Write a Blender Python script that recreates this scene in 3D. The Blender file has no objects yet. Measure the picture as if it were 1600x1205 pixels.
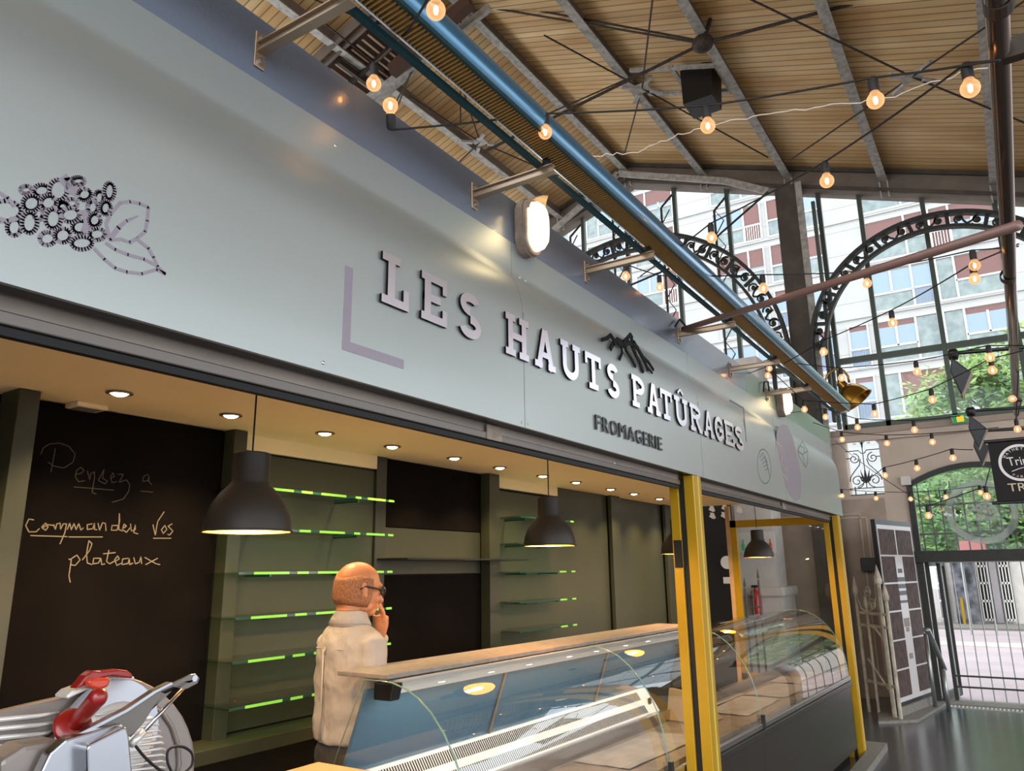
import bpy, bmesh, math, random
from mathutils import Vector, Matrix, Euler
random.seed(7)
S = bpy.context.scene
COL = S.collection
PI = math.pi

# ---------------------------------------------------------------- camera
# basis measured from the photograph's vanishing points (X along the stall, Y into it, Z up)
F_PX = 1186.0
def _n(v): return v / v.length
cX = _n(Vector((1590-800, 883-602.5, F_PX)))
cY = Vector((-1095-800, 920-602.5, F_PX)); cY = _n(cY - cX*cX.dot(cY))
cZ = -cX.cross(cY)
if cZ.y > 0: cZ = -cZ
EYE = Vector((0, 0, 1.65))
cam = bpy.data.cameras.new('camera'); camo = bpy.data.objects.new('camera', cam); COL.objects.link(camo)
right = Vector((cX.x, cY.x, cZ.x)); down = Vector((cX.y, cY.y, cZ.y)); fwd = Vector((cX.z, cY.z, cZ.z))
M = Matrix((( right.x, -down.x, -fwd.x, EYE.x), (right.y, -down.y, -fwd.y, EYE.y), (right.z, -down.z, -fwd.z, EYE.z), (0,0,0,1)))
camo.matrix_world = M
cam.sensor_width = 36; cam.lens = F_PX/1600*36; cam.clip_start = .02; cam.clip_end = 300
S.camera = camo
def ray(px, py):
    v = Vector((px-800, py-602.5, F_PX)).normalized()
    return Vector((v.dot(cX), v.dot(cY), v.dot(cZ)))
def at(px, py, ax, val):            # a measured pixel on a world plane -> a point of the place
    r = ray(px, py); return EYE + r*((val-EYE[ax])/r[ax])
def far(px, py, d): return EYE + ray(px, py)*d

# ---------------------------------------------------------------- sky, sun, exposure
W = bpy.data.worlds.new('overcast_sky'); S.world = W; W.use_nodes = True
nt = W.node_tree; nt.nodes.clear()
out = nt.nodes.new('ShaderNodeOutputWorld'); bg = nt.nodes.new('ShaderNodeBackground')
tc = nt.nodes.new('ShaderNodeTexCoord'); sp = nt.nodes.new('ShaderNodeSeparateXYZ'); cr = nt.nodes.new('ShaderNodeValToRGB')
nt.links.new(tc.outputs['Generated'], sp.inputs[0]); nt.links.new(sp.outputs['Z'], cr.inputs[0])
cr.color_ramp.elements[0].color = (.86, .93, 1, 1); cr.color_ramp.elements[1].color = (.80, .89, 1, 1)
nt.links.new(cr.outputs[0], bg.inputs[0]); bg.inputs[1].default_value = 2.0
nt.links.new(bg.outputs[0], out.inputs[0])
sun = bpy.data.lights.new('sun', 'SUN'); suno = bpy.data.objects.new('sun', sun); COL.objects.link(suno)
sun.energy = .8; sun.angle = math.radians(50); sun.color = (1, .97, .92)
suno.rotation_euler = Vector((.75, .45, -.55)).to_track_quat('-Z', 'Y').to_euler()
S.view_settings.view_transform = 'Standard'; S.view_settings.look = 'None'
S.view_settings.exposure = 0.75; S.view_settings.gamma = 1; S.view_settings.use_curve_mapping = False

# ---------------------------------------------------------------- materials
def lin(h):
    if isinstance(h, str):
        c = [int(h[i:i+2], 16)/255 for i in (0, 2, 4)]
        return tuple((x/12.92 if x <= .04045 else ((x+.055)/1.055)**2.4) for x in c) + (1,)
    return tuple(h) + (1,)
def mat(name, col, rough=.6, metal=0, noise=0, nscale=8, col2=None, bump=0, bscale=60, emit=None, es=0, coat=0, spec=None, stretch=None):
    m = bpy.data.materials.new(name); m.use_nodes = True; t = m.node_tree; b = t.nodes['Principled BSDF']
    b.inputs['Base Color'].default_value = lin(col); b.inputs['Roughness'].default_value = rough; b.inputs['Metallic'].default_value = metal
    if coat: b.inputs['Coat Weight'].default_value = coat; b.inputs['Coat Roughness'].default_value = .1
    if spec is not None: b.inputs['Specular IOR Level'].default_value = spec
    tcn = t.nodes.new('ShaderNodeTexCoord'); src = tcn.outputs['Object']
    if stretch:
        mp = t.nodes.new('ShaderNodeMapping'); mp.inputs['Scale'].default_value = stretch; t.links.new(src, mp.inputs[0]); src = mp.outputs[0]
    if col2 or noise:
        n = t.nodes.new('ShaderNodeTexNoise'); n.inputs['Scale'].default_value = nscale; n.inputs['Detail'].default_value = 6
        t.links.new(src, n.inputs['Vector'])
        r = t.nodes.new('ShaderNodeValToRGB'); e = r.color_ramp.elements; e[0].position = .35; e[1].position = .68
        c = lin(col); k = max(noise, 0)
        e[0].color = c if col2 else tuple(x*(1-k) for x in c[:3])+(1,)
        e[1].color = lin(col2) if col2 else tuple(min(1, x*(1+k)) for x in c[:3])+(1,)
        t.links.new(n.outputs['Fac'], r.inputs[0]); t.links.new(r.outputs[0], b.inputs['Base Color'])
    if bump:
        n2 = t.nodes.new('ShaderNodeTexNoise'); n2.inputs['Scale'].default_value = bscale; n2.inputs['Detail'].default_value = 3
        t.links.new(src, n2.inputs['Vector']); bp = t.nodes.new('ShaderNodeBump'); bp.inputs['Strength'].default_value = bump; bp.inputs['Distance'].default_value = .01
        t.links.new(n2.outputs['Fac'], bp.inputs['Height']); t.links.new(bp.outputs[0], b.inputs['Normal'])
    if emit: b.inputs['Emission Color'].default_value = lin(emit); b.inputs['Emission Strength'].default_value = es
    return m
def glass(name, tint=(1,1,1), f0=.05, rough=0, haze=0):
    m = bpy.data.materials.new(name); m.use_nodes = True; t = m.node_tree; t.nodes.clear()
    o = t.nodes.new('ShaderNodeOutputMaterial'); tr = t.nodes.new('ShaderNodeBsdfTransparent'); gl = t.nodes.new('ShaderNodeBsdfGlossy')
    tr.inputs[0].default_value = tuple(tint)+(1,); gl.inputs['Roughness'].default_value = rough
    lw = t.nodes.new('ShaderNodeLayerWeight'); lw.inputs[0].default_value = .5
    p = t.nodes.new('ShaderNodeMath'); p.operation = 'POWER'; p.inputs[1].default_value = 4
    mu = t.nodes.new('ShaderNodeMath'); mu.operation = 'MULTIPLY_ADD'; mu.inputs[1].default_value = 1-f0; mu.inputs[2].default_value = f0
    mx = t.nodes.new('ShaderNodeMixShader')
    t.links.new(lw.outputs['Facing'], p.inputs[0]); t.links.new(p.outputs[0], mu.inputs[0]); t.links.new(mu.outputs[0], mx.inputs[0])
    t.links.new(tr.outputs[0], mx.inputs[1]); t.links.new(gl.outputs[0], mx.inputs[2])
    fin = mx.outputs[0]
    if haze:
        d = t.nodes.new('ShaderNodeBsdfDiffuse'); d.inputs[0].default_value = (.8,.85,.8,1); m2 = t.nodes.new('ShaderNodeMixShader'); m2.inputs[0].default_value = haze
        t.links.new(fin, m2.inputs[1]); t.links.new(d.outputs[0], m2.inputs[2]); fin = m2.outputs[0]
    t.links.new(fin, o.inputs[0]); return m
def glowmat(name, col, s):
    m = bpy.data.materials.new(name); m.use_nodes = True; t = m.node_tree; t.nodes.clear()
    o = t.nodes.new('ShaderNodeOutputMaterial'); e = t.nodes.new('ShaderNodeEmission'); e.inputs[0].default_value = lin(col); e.inputs[1].default_value = s
    t.links.new(e.outputs[0], o.inputs[0]); return m

def plank_mat():
    m = mat('ceiling_boards', 'b98a4c', .55); t = m.node_tree; b = t.nodes['Principled BSDF']
    tcn = t.nodes.new('ShaderNodeTexCoord'); s = t.nodes.new('ShaderNodeSeparateXYZ'); t.links.new(tcn.outputs['Object'], s.inputs[0])
    def math_(op, a, v=None, w=None):
        n = t.nodes.new('ShaderNodeMath'); n.operation = op; t.links.new(a, n.inputs[0])
        if v is not None: (t.links.new(v, n.inputs[1]) if hasattr(v, 'links') else setattr(n.inputs[1], 'default_value', v))
        if w is not None: n.inputs[2].default_value = w
        return n.outputs[0]
    u = math_('MULTIPLY', s.outputs['X'], 9.0)
    fr = math_('FRACT', u); fl = math_('FLOOR', u)
    tri = math_('ABSOLUTE', math_('SUBTRACT', fr, .5))
    groove = math_('GREATER_THAN', tri, .43)
    wn = t.nodes.new('ShaderNodeTexWhiteNoise'); wn.noise_dimensions = '1D'; t.links.new(fl, wn.inputs['W'])
    no = t.nodes.new('ShaderNodeTexNoise'); mp = t.nodes.new('ShaderNodeMapping'); mp.inputs['Scale'].default_value = (2.2, .5, .5)
    t.links.new(tcn.outputs['Object'], mp.inputs[0]); t.links.new(mp.outputs[0], no.inputs['Vector']); no.inputs['Scale'].default_value = 1.4; no.inputs['Detail'].default_value = 8
    r = t.nodes.new('ShaderNodeValToRGB'); r.color_ramp.elements[0].position = .3; r.color_ramp.elements[1].position = .7
    r.color_ramp.elements[0].color = lin('b98d50'); r.color_ramp.elements[1].color = lin('dfc08c'); t.links.new(no.outputs['Fac'], r.inputs[0])
    hs = t.nodes.new('ShaderNodeHueSaturation'); v = math_('MULTIPLY_ADD', wn.outputs['Value'], .22, .88); t.links.new(v, hs.inputs['Value']); t.links.new(r.outputs[0], hs.inputs['Color'])
    mx = t.nodes.new('ShaderNodeMix'); mx.data_type = 'RGBA'; t.links.new(groove, mx.inputs[0]); t.links.new(hs.outputs[0], mx.inputs[6]); mx.inputs[7].default_value = lin('86663a')
    t.links.new(mx.outputs[2], b.inputs['Base Color'])
    bp = t.nodes.new('ShaderNodeBump'); bp.inputs['Distance'].default_value = .01; bp.inputs['Strength'].default_value = .6; bp.invert = True
    t.links.new(groove, bp.inputs['Height']); t.links.new(bp.outputs[0], b.inputs['Normal']); return m

MT = dict(
 sign=mat('sign_panel_grey_green', 'a4a9a6', .4, .58, .02, 1.5), mauve=mat('mauve_vinyl', '8c838d', .4), seam=mat('seam_dark', '5d6664', .6),
 fascia=mat('dark_navy_paint', '6c7686', .3, .1, 0, bump=.10, bscale=90, coat=.5), fasciaG=mat('sage_sheet', '7f9683', .3, spec=.6),
 blackM=mat('matt_black_paint', '070707', .7, spec=.2), letter=mat('brushed_steel_letter', 'dcd9e2', .3, 1, stretch=(1,1,30)), black=mat('black_plastic', '0c0c0d', .4), letterD=mat('black_letter', '1b1a1c', .35),
 alu=mat('anodised_bracket', 'a8927a', .35, .6), steel=mat('stainless_steel', 'b4b4b8', .25, 1), bolt=mat('zinc_bolt', 'c4bfb6', .3, 1),
 blue=mat('blue_teal_metal_tube', '3d6f8c', .26, .55, coat=.4), teal=mat('dark_teal_metal', '1d4248', .35, .4), grille=mat('brass_toned_louvre', 'c29a5c', .4, .3),
 yellow=mat('yellow_anodised_frame', 'b58e12', .35, .25), yellowL=mat('pale_yellow_frame', 'd8c06a', .4, .1), rubber=mat('black_rubber', '0b0a09', .7),
 shutter=mat('shutter_slat_grey', '8f8276', .5, .1, .15, 3), shutbar=mat('shutter_bottom_bar', '6a625c', .4, .5),
 cream=mat('cream_ceiling_paint', 'fbe6bc', .7), green=mat('olive_green_board', '383a28', .5, 0, .05, 3), greenD=mat('dark_green_board', '34352a', .5),
 chalk=mat('blackboard_paint', '0f0a07', .9, 0, .3, 4, spec=.12), chalkline=mat('chalk', '93856c', .9), chalkdim=mat('faded_chalk', '564c3e', .9), dark=mat('dark_void', '120e0b', .8),
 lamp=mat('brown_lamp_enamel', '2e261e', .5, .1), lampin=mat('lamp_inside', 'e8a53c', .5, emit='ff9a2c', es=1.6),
 bulbhot=glowmat('hot_filament', 'ffc070', 30), dl=glowmat('downlight_glow', 'fff0d8', 14), dlring=mat('downlight_ring', '8f7a62', .3, .7),
 bulk=mat('bulkhead_grey', '8d7c6d', .6, 0, .2, 30), bulkglow=glowmat('bulkhead_glow', 'ffe2a8', 2.6),
 glass=glass('clear_glass', (.97,.99,.98), .05), caseglass=glass('curved_case_glass', (.96,.98,.97), .13), glassG=glass('green_edge_glass', (.82,.93,.86), .06), pane=glass('gable_glass', (.95,.98,.96), .03, haze=.02),
 glassedge=mat('lit_green_glass_edge', '6fae3c', .2, emit='8ad050', es=.38), glassdim=mat('unlit_glass_edge', '1f4a3c', .2, coat=.5), glassend=mat('glass_edge_pale', '6f8f80', .15, coat=.6),
 white=mat('white_enamel', 'e4dfd8', .5), whiteW=mat('white_plaster', 'd6cfc8', .8, 0, .06, 6), wallT=mat('taupe_plaster', 'c6b4a4', .85, 0, .1, 2.5, bump=.15, bscale=30), wallT2=mat('darker_taupe_plaster', 'a69586', .85, 0, .12, 3),
 iron=mat('dark_green_iron', '2c2d28', .6, 0, .2, 20), ironB=mat('brown_grey_steel', '4f463c', .7, 0, .2, 5), ironL=mat('peeling_light_grey_paint', 'b4b0a6', .7, col2='8c8880', nscale=14), ironM=mat('taupe_steel_beam', '73685c', .75, 0, .15, 3),
 mull=mat('green_grey_glazing_bar', '4d564c', .5, .2), rod=mat('old_steel_rod', '3d342b', .6, .4, .3, 40), louv=mat('brown_lantern_wood', '4b3224', .7), louvL=mat('pale_lantern_slat', '9c8466', .7),
 planks=plank_mat(), floor=mat('terrazzo_floor', '36383b', .2, 0, col2='64666a', nscale=260, spec=.7), ground=mat('pinkish_asphalt', 'b3a3a3', .8, 0, .1, 1.2), kerbpale=mat('pale_kerb_stone', 'c9bfb3', .8),
 stone=mat('kerb_stone', '7c766e', .7, 0, .15, 30), grate=mat('grating_metal', '8d8f8c', .35, .8), bface=mat('white_stone_cladding', 'a9a7a5', .75, 0, .04, 1), bframe=mat('white_window_frame', 'c4c3c1', .5), bshut=mat('brown_red_blind', '74524e', .7, 0, .12, 30, stretch=(1,1,12)),
 bspan=mat('grey_marble_spandrel', '6f7a7a', .35, col2='8a9492', nscale=2.5), bglass=mat('window_glass_blue', '8797ad', .15, .1), brail=mat('balcony_rail_grey', '7d8186', .5), bpinkrail=mat('balcony_rail_pale', 'd8d4cf', .5),
 leaf=mat('green_leaves', '5c8446', .6, col2='98ae62', nscale=1.3), leafD=mat('dark_green_leaves', '4f7e40', .6, col2='86a85c', nscale=1.3), bark=mat('bark', '4a3a2a', .9),
 skin=mat('skin', 'c07a4e', .5, 0, .06, 12), hair=mat('short_grey_hair', '93603c', .8, 0, .3, 120), shirt=mat('white_linen_shirt', 'a39a90', .85, 0, 0, bump=.9, bscale=16, stretch=(1.6,1.6,.7)), trousers=mat('dark_grey_trousers', '3a3734', .9, 0, .15, 10),
 red=mat('red_plastic', '8e1614', .35, coat=.4), orange=mat('orange_red_knob', 'c93a17', .35, coat=.4), cast=mat('cast_aluminium', '8f857e', .4, .5), armgrey=mat('grey_arm_plate', '6f6862', .3, .6), castW=mat('satin_aluminium', 'e6e2dc', .3, .35),
 bluepanel=mat('blue_grey_case_panel', '557890', .22, .35), deck=mat('case_deck_paper', '857e78', .6, 0, .15, 9), deckB=mat('brown_deck', '6a5a4a', .6, 0, .25, 14), card=mat('brown_cardboard', '9c7a4e', .8), base=mat('brown_grey_laminate', '2c2724', .25, .1), worktop=mat('pale_stone_worktop', '7d766e', .5, 0, .15, 25), wood=mat('pale_wood', 'c19a6a', .6, 0, .1, 12),
 brass=mat('aged_brass', '9a7430', .25, .9), banner=mat('black_banner_cloth', '171213', .8), bannerT=mat('cream_print', 'd6c3ab', .8), bannerW=mat('white_print', 'e6e2e0', .8), pinkpipe=mat('pinkish_painted_pipe', '8a6a60', .45, .2), chrome=mat('dull_chrome_pipe', '6d5f55', .22, .9),
 exitg=mat('exit_sign_green', '1d8a54', .5, emit='1d9a5a', es=.15), exity=mat('exit_sign_yellow', 'f0b820', .5, emit='ffc020', es=.35), poster=mat('photo_tile', '241c1b', .75, col2='5f463c', nscale=9, stretch=(6,6,1.4)), posterW=mat('poster_white_band', 'c9c2bf', .35), peel=mat('peeling_old_paint', 'b0a998', .8, 0, .25, 9),
 extred=mat('extinguisher_red', 'c21f26', .3), galv=mat('galvanised_tube', '9da09c', .35, .8), frosted=glass('frosted_print', (.55,.52,.5), .04, haze=.25), vent=mat('vent_slot', '1b1a19', .7), wire=mat('cable_black', '17120f', .6), fairy=mat('fairy_wire', 'cdbfae', .6),
 frostedL=glass('faint_frosted_print', (.8,.78,.76), .03, haze=.10), mirrorgreen=mat('roof_sign_red', 'b5605c', .7), graffiti=mat('graffiti_panel', '25222a', .7, col2='8a8a90', nscale=3),
)
def bulbglass():
    m = bpy.data.materials.new('bulb_globe'); m.use_nodes = True; t = m.node_tree; t.nodes.clear()
    o = t.nodes.new('ShaderNodeOutputMaterial'); tr = t.nodes.new('ShaderNodeBsdfTransparent'); tr.inputs[0].default_value = (1, .8, .6, 1)
    em = t.nodes.new('ShaderNodeEmission'); em.inputs[0].default_value = (1, .50, .22, 1); em.inputs[1].default_value = .95
    gl = t.nodes.new('ShaderNodeBsdfGlossy'); gl.inputs['Roughness'].default_value = .03
    lw = t.nodes.new('ShaderNodeLayerWeight'); lw.inputs[0].default_value = .5
    m1 = t.nodes.new('ShaderNodeMixShader'); m2 = t.nodes.new('ShaderNodeMixShader')
    k = t.nodes.new('ShaderNodeMath'); k.operation = 'MULTIPLY_ADD'; k.inputs[1].default_value = .45; k.inputs[2].default_value = .35
    t.links.new(lw.outputs['Facing'], k.inputs[0]); t.links.new(k.outputs[0], m1.inputs[0]); t.links.new(tr.outputs[0], m1.inputs[1]); t.links.new(em.outputs[0], m1.inputs[2])
    m2.inputs[0].default_value = .06; t.links.new(m1.outputs[0], m2.inputs[1]); t.links.new(gl.outputs[0], m2.inputs[2]); t.links.new(m2.outputs[0], o.inputs[0]); return m
MT['bulb'] = bulbglass()

# ---------------------------------------------------------------- mesh builder
class MB:
    def __init__(s): s.v = []; s.f = []
    def add(s, vs, fs):
        o = len(s.v); s.v += [Vector(v) for v in vs]; s.f += [tuple(i+o for i in f) for f in fs]; return s
    def box(s, a, b):
        x0,y0,z0 = a; x1,y1,z1 = b
        return s.add([(x0,y0,z0),(x1,y0,z0),(x1,y1,z0),(x0,y1,z0),(x0,y0,z1),(x1,y0,z1),(x1,y1,z1),(x0,y1,z1)],
                     [(0,3,2,1),(4,5,6,7),(0,1,5,4),(1,2,6,5),(2,3,7,6),(3,0,4,7)])
    def hull8(s, p): return s.add(p, [(0,3,2,1),(4,5,6,7),(0,1,5,4),(1,2,6,5),(2,3,7,6),(3,0,4,7)])
    def prism(s, poly, d):          # poly: list of 3D points (planar), d: extrusion vector
        d = Vector(d); n = len(poly); a = [Vector(p) for p in poly]
        return s.add(a+[p+d for p in a], [tuple(range(n-1,-1,-1)), tuple(range(n, 2*n))]+[(i,(i+1)%n,n+(i+1)%n,n+i) for i in range(n)])
    def tube(s, pts, r, n=8, closed=False, cap=True):
        pts = [Vector(p) for p in pts]; m = len(pts); vs = []; up = None
        rr = r if isinstance(r, (list, tuple)) else [r]*m
        for i, p in enumerate(pts):
            if closed: t = pts[(i+1)%m]-pts[i-1]
            else: t = pts[min(i+1,m-1)]-pts[max(i-1,0)]
            if t.length < 1e-9: t = Vector((0,0,1))
            t.normalize()
            if up is None: up = Vector((0,0,1)) if abs(t.z) < .9 else Vector((1,0,0))
            a = t.cross(up)
            if a.length < 1e-6: a = t.orthogonal()
            a.normalize(); b = a.cross(t).normalized(); up = b
            for k in range(n):
                q = 2*PI*k/n + PI/n; vs.append(p + a*(rr[i]*math.cos(q)) + b*(rr[i]*math.sin(q)))
        fs = []
        for i in range(m if closed else m-1):
            j = (i+1)%m
            for k in range(n): fs.append((i*n+k, i*n+(k+1)%n, j*n+(k+1)%n, j*n+k))
        if cap and not closed: fs += [tuple(range(n-1,-1,-1)), tuple((m-1)*n+k for k in range(n))]
        return s.add(vs, fs)
    def bar(s, a, b, w, h, up=(0,0,1)):
        a, b, up = Vector(a), Vector(b), Vector(up); t = (b-a).normalized(); x = t.cross(up)
        if x.length < 1e-5: x = t.orthogonal()
        x.normalize(); y = x.cross(t).normalized(); x *= w/2; y *= h/2
        return s.hull8([a-x-y, a+x-y, b+x-y, b-x-y, a-x+y, a+x+y, b+x+y, b-x+y])
    def lathe(s, prof, n=24, c=(0,0,0), mtx=None):   # prof: (r, z)
        vs = []; c = Vector(c)
        for r, z in prof:
            for k in range(n):
                p = Vector((r*math.cos(2*PI*k/n), r*math.sin(2*PI*k/n), z)); vs.append((mtx @ p if mtx else p) + c)
        fs = []
        for i in range(len(prof)-1):
            for k in range(n): fs.append((i*n+k, i*n+(k+1)%n, (i+1)*n+(k+1)%n, (i+1)*n+k))
        return s.add(vs, fs)
    def ball(s, c, r, n=12, m=8, sc=(1,1,1), mtx=None):
        prof = [(max(1e-4, math.sin(PI*i/m)), -math.cos(PI*i/m)) for i in range(m+1)]
        mm = Matrix.Diagonal((r*sc[0], r*sc[1], r*sc[2])); mm = (mtx @ mm) if mtx else mm
        return s.lathe(prof, n, c, mm)
    def build(s, name, m, parent=None, smooth=False, bevel=0, local=False, autosmooth=False):
        me = bpy.data.meshes.new(name); off = Vector((0,0,0))
        if parent is not None and not local: off = wloc(parent)
        me.from_pydata([v-off for v in s.v], [], s.f); me.validate(); me.update()
        bm = bmesh.new(); bm.from_mesh(me); bmesh.ops.recalc_face_normals(bm, faces=bm.faces); bm.to_mesh(me); bm.free()
        me.materials.append(MT[m] if isinstance(m, str) else m)
        if smooth:
            for p in me.polygons: p.use_smooth = True
            if autosmooth: me.set_sharp_from_angle(angle=math.radians(38))
        o = bpy.data.objects.new(name, me); COL.objects.link(o)
        if parent is not None: o.parent = parent
        if bevel:
            b = o.modifiers.new('bevel', 'BEVEL'); b.width = bevel; b.segments = 2; b.limit_method = 'ANGLE'
        return o
def wloc(o):
    l = Vector(o.location)
    p = o.parent
    while p: l += Vector(p.location); p = p.parent
    return l
def thing(name, label, cat, loc=(0,0,0), group=None):
    o = bpy.data.objects.new(name, None); COL.objects.link(o); o.location = loc; o.empty_display_size = .1
    o['label'] = label; o['category'] = cat
    if group: o['group'] = group
    return o
def tag(o, label, cat, group=None, kind=None):
    o['label'] = label; o['category'] = cat
    if group: o['group'] = group
    if kind: o['kind'] = kind
    return o
def struct(o): o['kind'] = 'structure'; return o
def dup(o, parent=None):
    c = o.copy(); COL.objects.link(c); c.parent = parent
    for ch in list(o.children): dup(ch, c)
    return c
def B(a, b): return MB().box(a, b)

D = 1.374       # sign plane
FY = 1.424      # fascia plane behind the sign
G = 11.33       # gable wall plane
# ================================================================ SETTING
struct(B((-6,-14,-.1),(G+.35,7.5,0)).build('floor', 'floor'))
struct(B((G+.35,-30,-.1),(60,40,-.02)).build('street', 'ground'))
struct(B((-60,-40,-.1),(G+.35,-14,-.02)).build('forecourt', 'ground'))
struct(B((-40,-14,-.1),(-6,30,-.02)).build('forecourt', 'ground'))
RY, RZ, RS = 4.75, 8.55, .35
def rz(y): return RZ - RS*abs(y-RY)
for nm, y0, y1 in (('ceiling', -5.5, RY), ('ceiling', RY, 11)):
    m = MB(); x0, x1 = -4, G+.6
    m.hull8([(x0,y0,rz(y0)),(x1,y0,rz(y0)),(x1,y1,rz(y1)),(x0,y1,rz(y1)),(x0,y0,rz(y0)+.12),(x1,y0,rz(y0)+.12),(x1,y1,rz(y1)+.12),(x0,y1,rz(y1)+.12)])
    struct(m.build(nm, 'planks'))
# purlins along the roof
for i, y in enumerate((-3.0,-1.72,-.45,.84,2.12,3.42,4.75,6.1,7.4,8.7)):
    z = rz(y); m = MB(); m.box((-4,y-.012,z-.17),(G-.1,y+.012,z)); p = struct(m.build('roof_purlin', 'ironM'))
    B((-4,y-.055,z-.185),(G-.1,y+.055,z-.17)).build('flange', 'ironL', p)
    fx = G-.12; m = MB(); m.box((fx-.05,y-.06,z-.42),(fx,y-.04,z-.12)); m.box((fx-.05,y+.04,z-.42),(fx,y+.06,z-.12)); m.build('shoe', 'ironL', p)
# principal rafter and lantern opening on the far slope
def slope_bar(m, x, ya, yb, w, h, off):
    m.bar((x,ya,rz(ya)-off),(x,yb,rz(yb)-off), w, h)
m = MB(); slope_bar(m, 6.55, RY, 9.5, .1, .1, .2); struct(m.build('roof_rafter', 'ironL'))
m = MB(); slope_bar(m, 5.55, 5.2, 8.2, .05, .1, .15); slope_bar(m, 5.68, 5.2, 8.2, .04, .08, .15); struct(m.build('roof_rafter', 'ironM'))
lt = thing('roof_lantern', 'brown louvred wooden roof lantern between two rafters above the dark fascia', 'roof vent', (6.1, 6.4, rz(6.4)-.1))
m = MB(); m.hull8([(5.72,5.0,rz(5.0)-.10),(6.5,5.0,rz(5.0)-.10),(6.5,8,rz(8)-.10),(5.72,8,rz(8)-.10),(5.72,5.0,rz(5.0)-.02),(6.5,5.0,rz(5.0)-.02),(6.5,8,rz(8)-.02),(5.72,8,rz(8)-.02)]); m.build('backing', 'louv', lt)
m = MB()
for k in range(30):
    y = 5.2+k*.09; m.bar((5.78,y,rz(y)-.16),(6.44,y,rz(y)-.16), .03, .012)
m.build('slat', 'louvL', lt)
m = MB()
for y in (5.5,6.2,6.9): m.bar((5.74,y,rz(y)-.2),(6.5,y,rz(y)-.2), .05, .08)
m.bar((6.1,5.1,rz(5.1)-.2),(6.1,8,rz(8)-.2),.05,.05); m.build('crossbar', 'rod', lt)
# gable beam
def gable_poly(x, off0, off1, y0=-5.2, y1=10):
    return [(x,y0,rz(y0)-off0),(x,RY,RZ-off0),(x,y1,rz(y1)-off0),(x,y1,rz(y1)-off1),(x,RY,RZ-off1),(x,y0,rz(y0)-off1)]
m = MB(); q = gable_poly(G-.15, .02, .36)
for a in ((0,1,4,5),(1,2,3,4)): m.prism([q[i] for i in a], (.3,0,0))
gb = struct(m.build('trim_1', 'ironM'))
m = MB(); q = gable_poly(G-.2, .0, .06)
for a in ((0,1,4,5),(1,2,3,4)): m.prism([q[i] for i in a], (.05,0,0))
q = gable_poly(G-.2, .30, .34)
for a in ((0,1,4,5),(1,2,3,4)): m.prism([q[i] for i in a], (.05,0,0))
m.build('edge_moulding', 'ironB', gb)
# pale strip under the beam (main bay only)
m = MB(); pts = [at(*p, 0, 11.0) for p in ((862,362),(966,271),(984,273),(1133,283),(1200,299))]
for a, b in zip(pts, pts[1:]): m.bar(a, b, .05, .1)
st = struct(m.build('trim_2', 'ironL'))
# columns
def column(y0, y1, x0, x1, ztop):
    m = B((x0,y0,0),(x1,y1,ztop)); c = struct(m.build('column', 'ironB'))
    m = MB(); m.box((x0-.03,y0-.05,0),(x0+.01,y0+.04,ztop)); m.build('flange', 'ironL', c)
    m = MB(); m.box((x0+.02,y0-.2,3.5),(x0+.08,y0-.15,ztop-.35)); m.build('angle_bar', 'mull', c)
    return c
column(1.97, 2.30, G-.25, G+.05, rz(2)-.3)
column(7.3, 7.6, G-.25, G+.05, rz(7.5)-.3)
column(-1.65, -1.35, G-.25, G+.05, rz(-1.5)-.3)
# gable glazing
def glazing(n, y0, y1, mulls, lattice=False):
    w = struct(MB().box((G-.03,y0,3.48),(G+.07,y1,3.58)).build('window_%d'%n, 'mull'))
    m = MB(); m.box((G-.02,y0,4.46),(G+.05,y1,4.54))
    for y in mulls: m.box((G-.03,y-.03,3.5),(G+.05,y+.03,rz(y)-.3))
    for y in (y0,y1): m.box((G-.03,y-.03,3.5),(G+.05,y+.03,rz(y)-.3))
    m.build('glazing_bar', 'mull', w)
    if lattice:
        m = MB()
        for y in mulls:
            top = rz(y)-.75; yy = y+.17
            m.box((G-.2,yy-.015,3.5),(G-.17,yy+.015,top))
            k = 0; z = 3.5
            while z < top-.15:
                a, b = (yy, y+.03) if k % 2 else (y+.03, yy)
                m.bar((G-.18,a,z),(G-.18,b,z+.22),.012,.02, (1,0,0)); z += .22; k += 1
            m.bar((G-.18,yy,top),(G-.1,y,top+.22),.03,.03)
        m.build('lattice_stay', 'iron', w)
    ys = sorted([y0,y1]+list(mulls)); m = MB()
    for a, b in zip(ys, ys[1:]):
        a += .03; b -= .03
        m.add([(G+.02,a,3.58),(G+.02,b,3.58),(G+.02,b,4.46),(G+.02,a,4.46)],[(0,1,2,3)])
        pk = [(G+.02,a,4.54),(G+.02,b,4.54),(G+.02,b,rz(b)-.36)]
        if a < RY < b: pk.append((G+.02,RY,RZ-.36))
        pk.append((G+.02,a,rz(a)-.36)); m.add(pk, [tuple(range(len(pk)))])
    m.build('pane', 'pane', w)
glazing(1, 2.33, 7.27, (3.11,3.99,4.88,5.72,6.5), True)
glazing(2, -1.32, 1.75, (1.20,.41,-.42))
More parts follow.
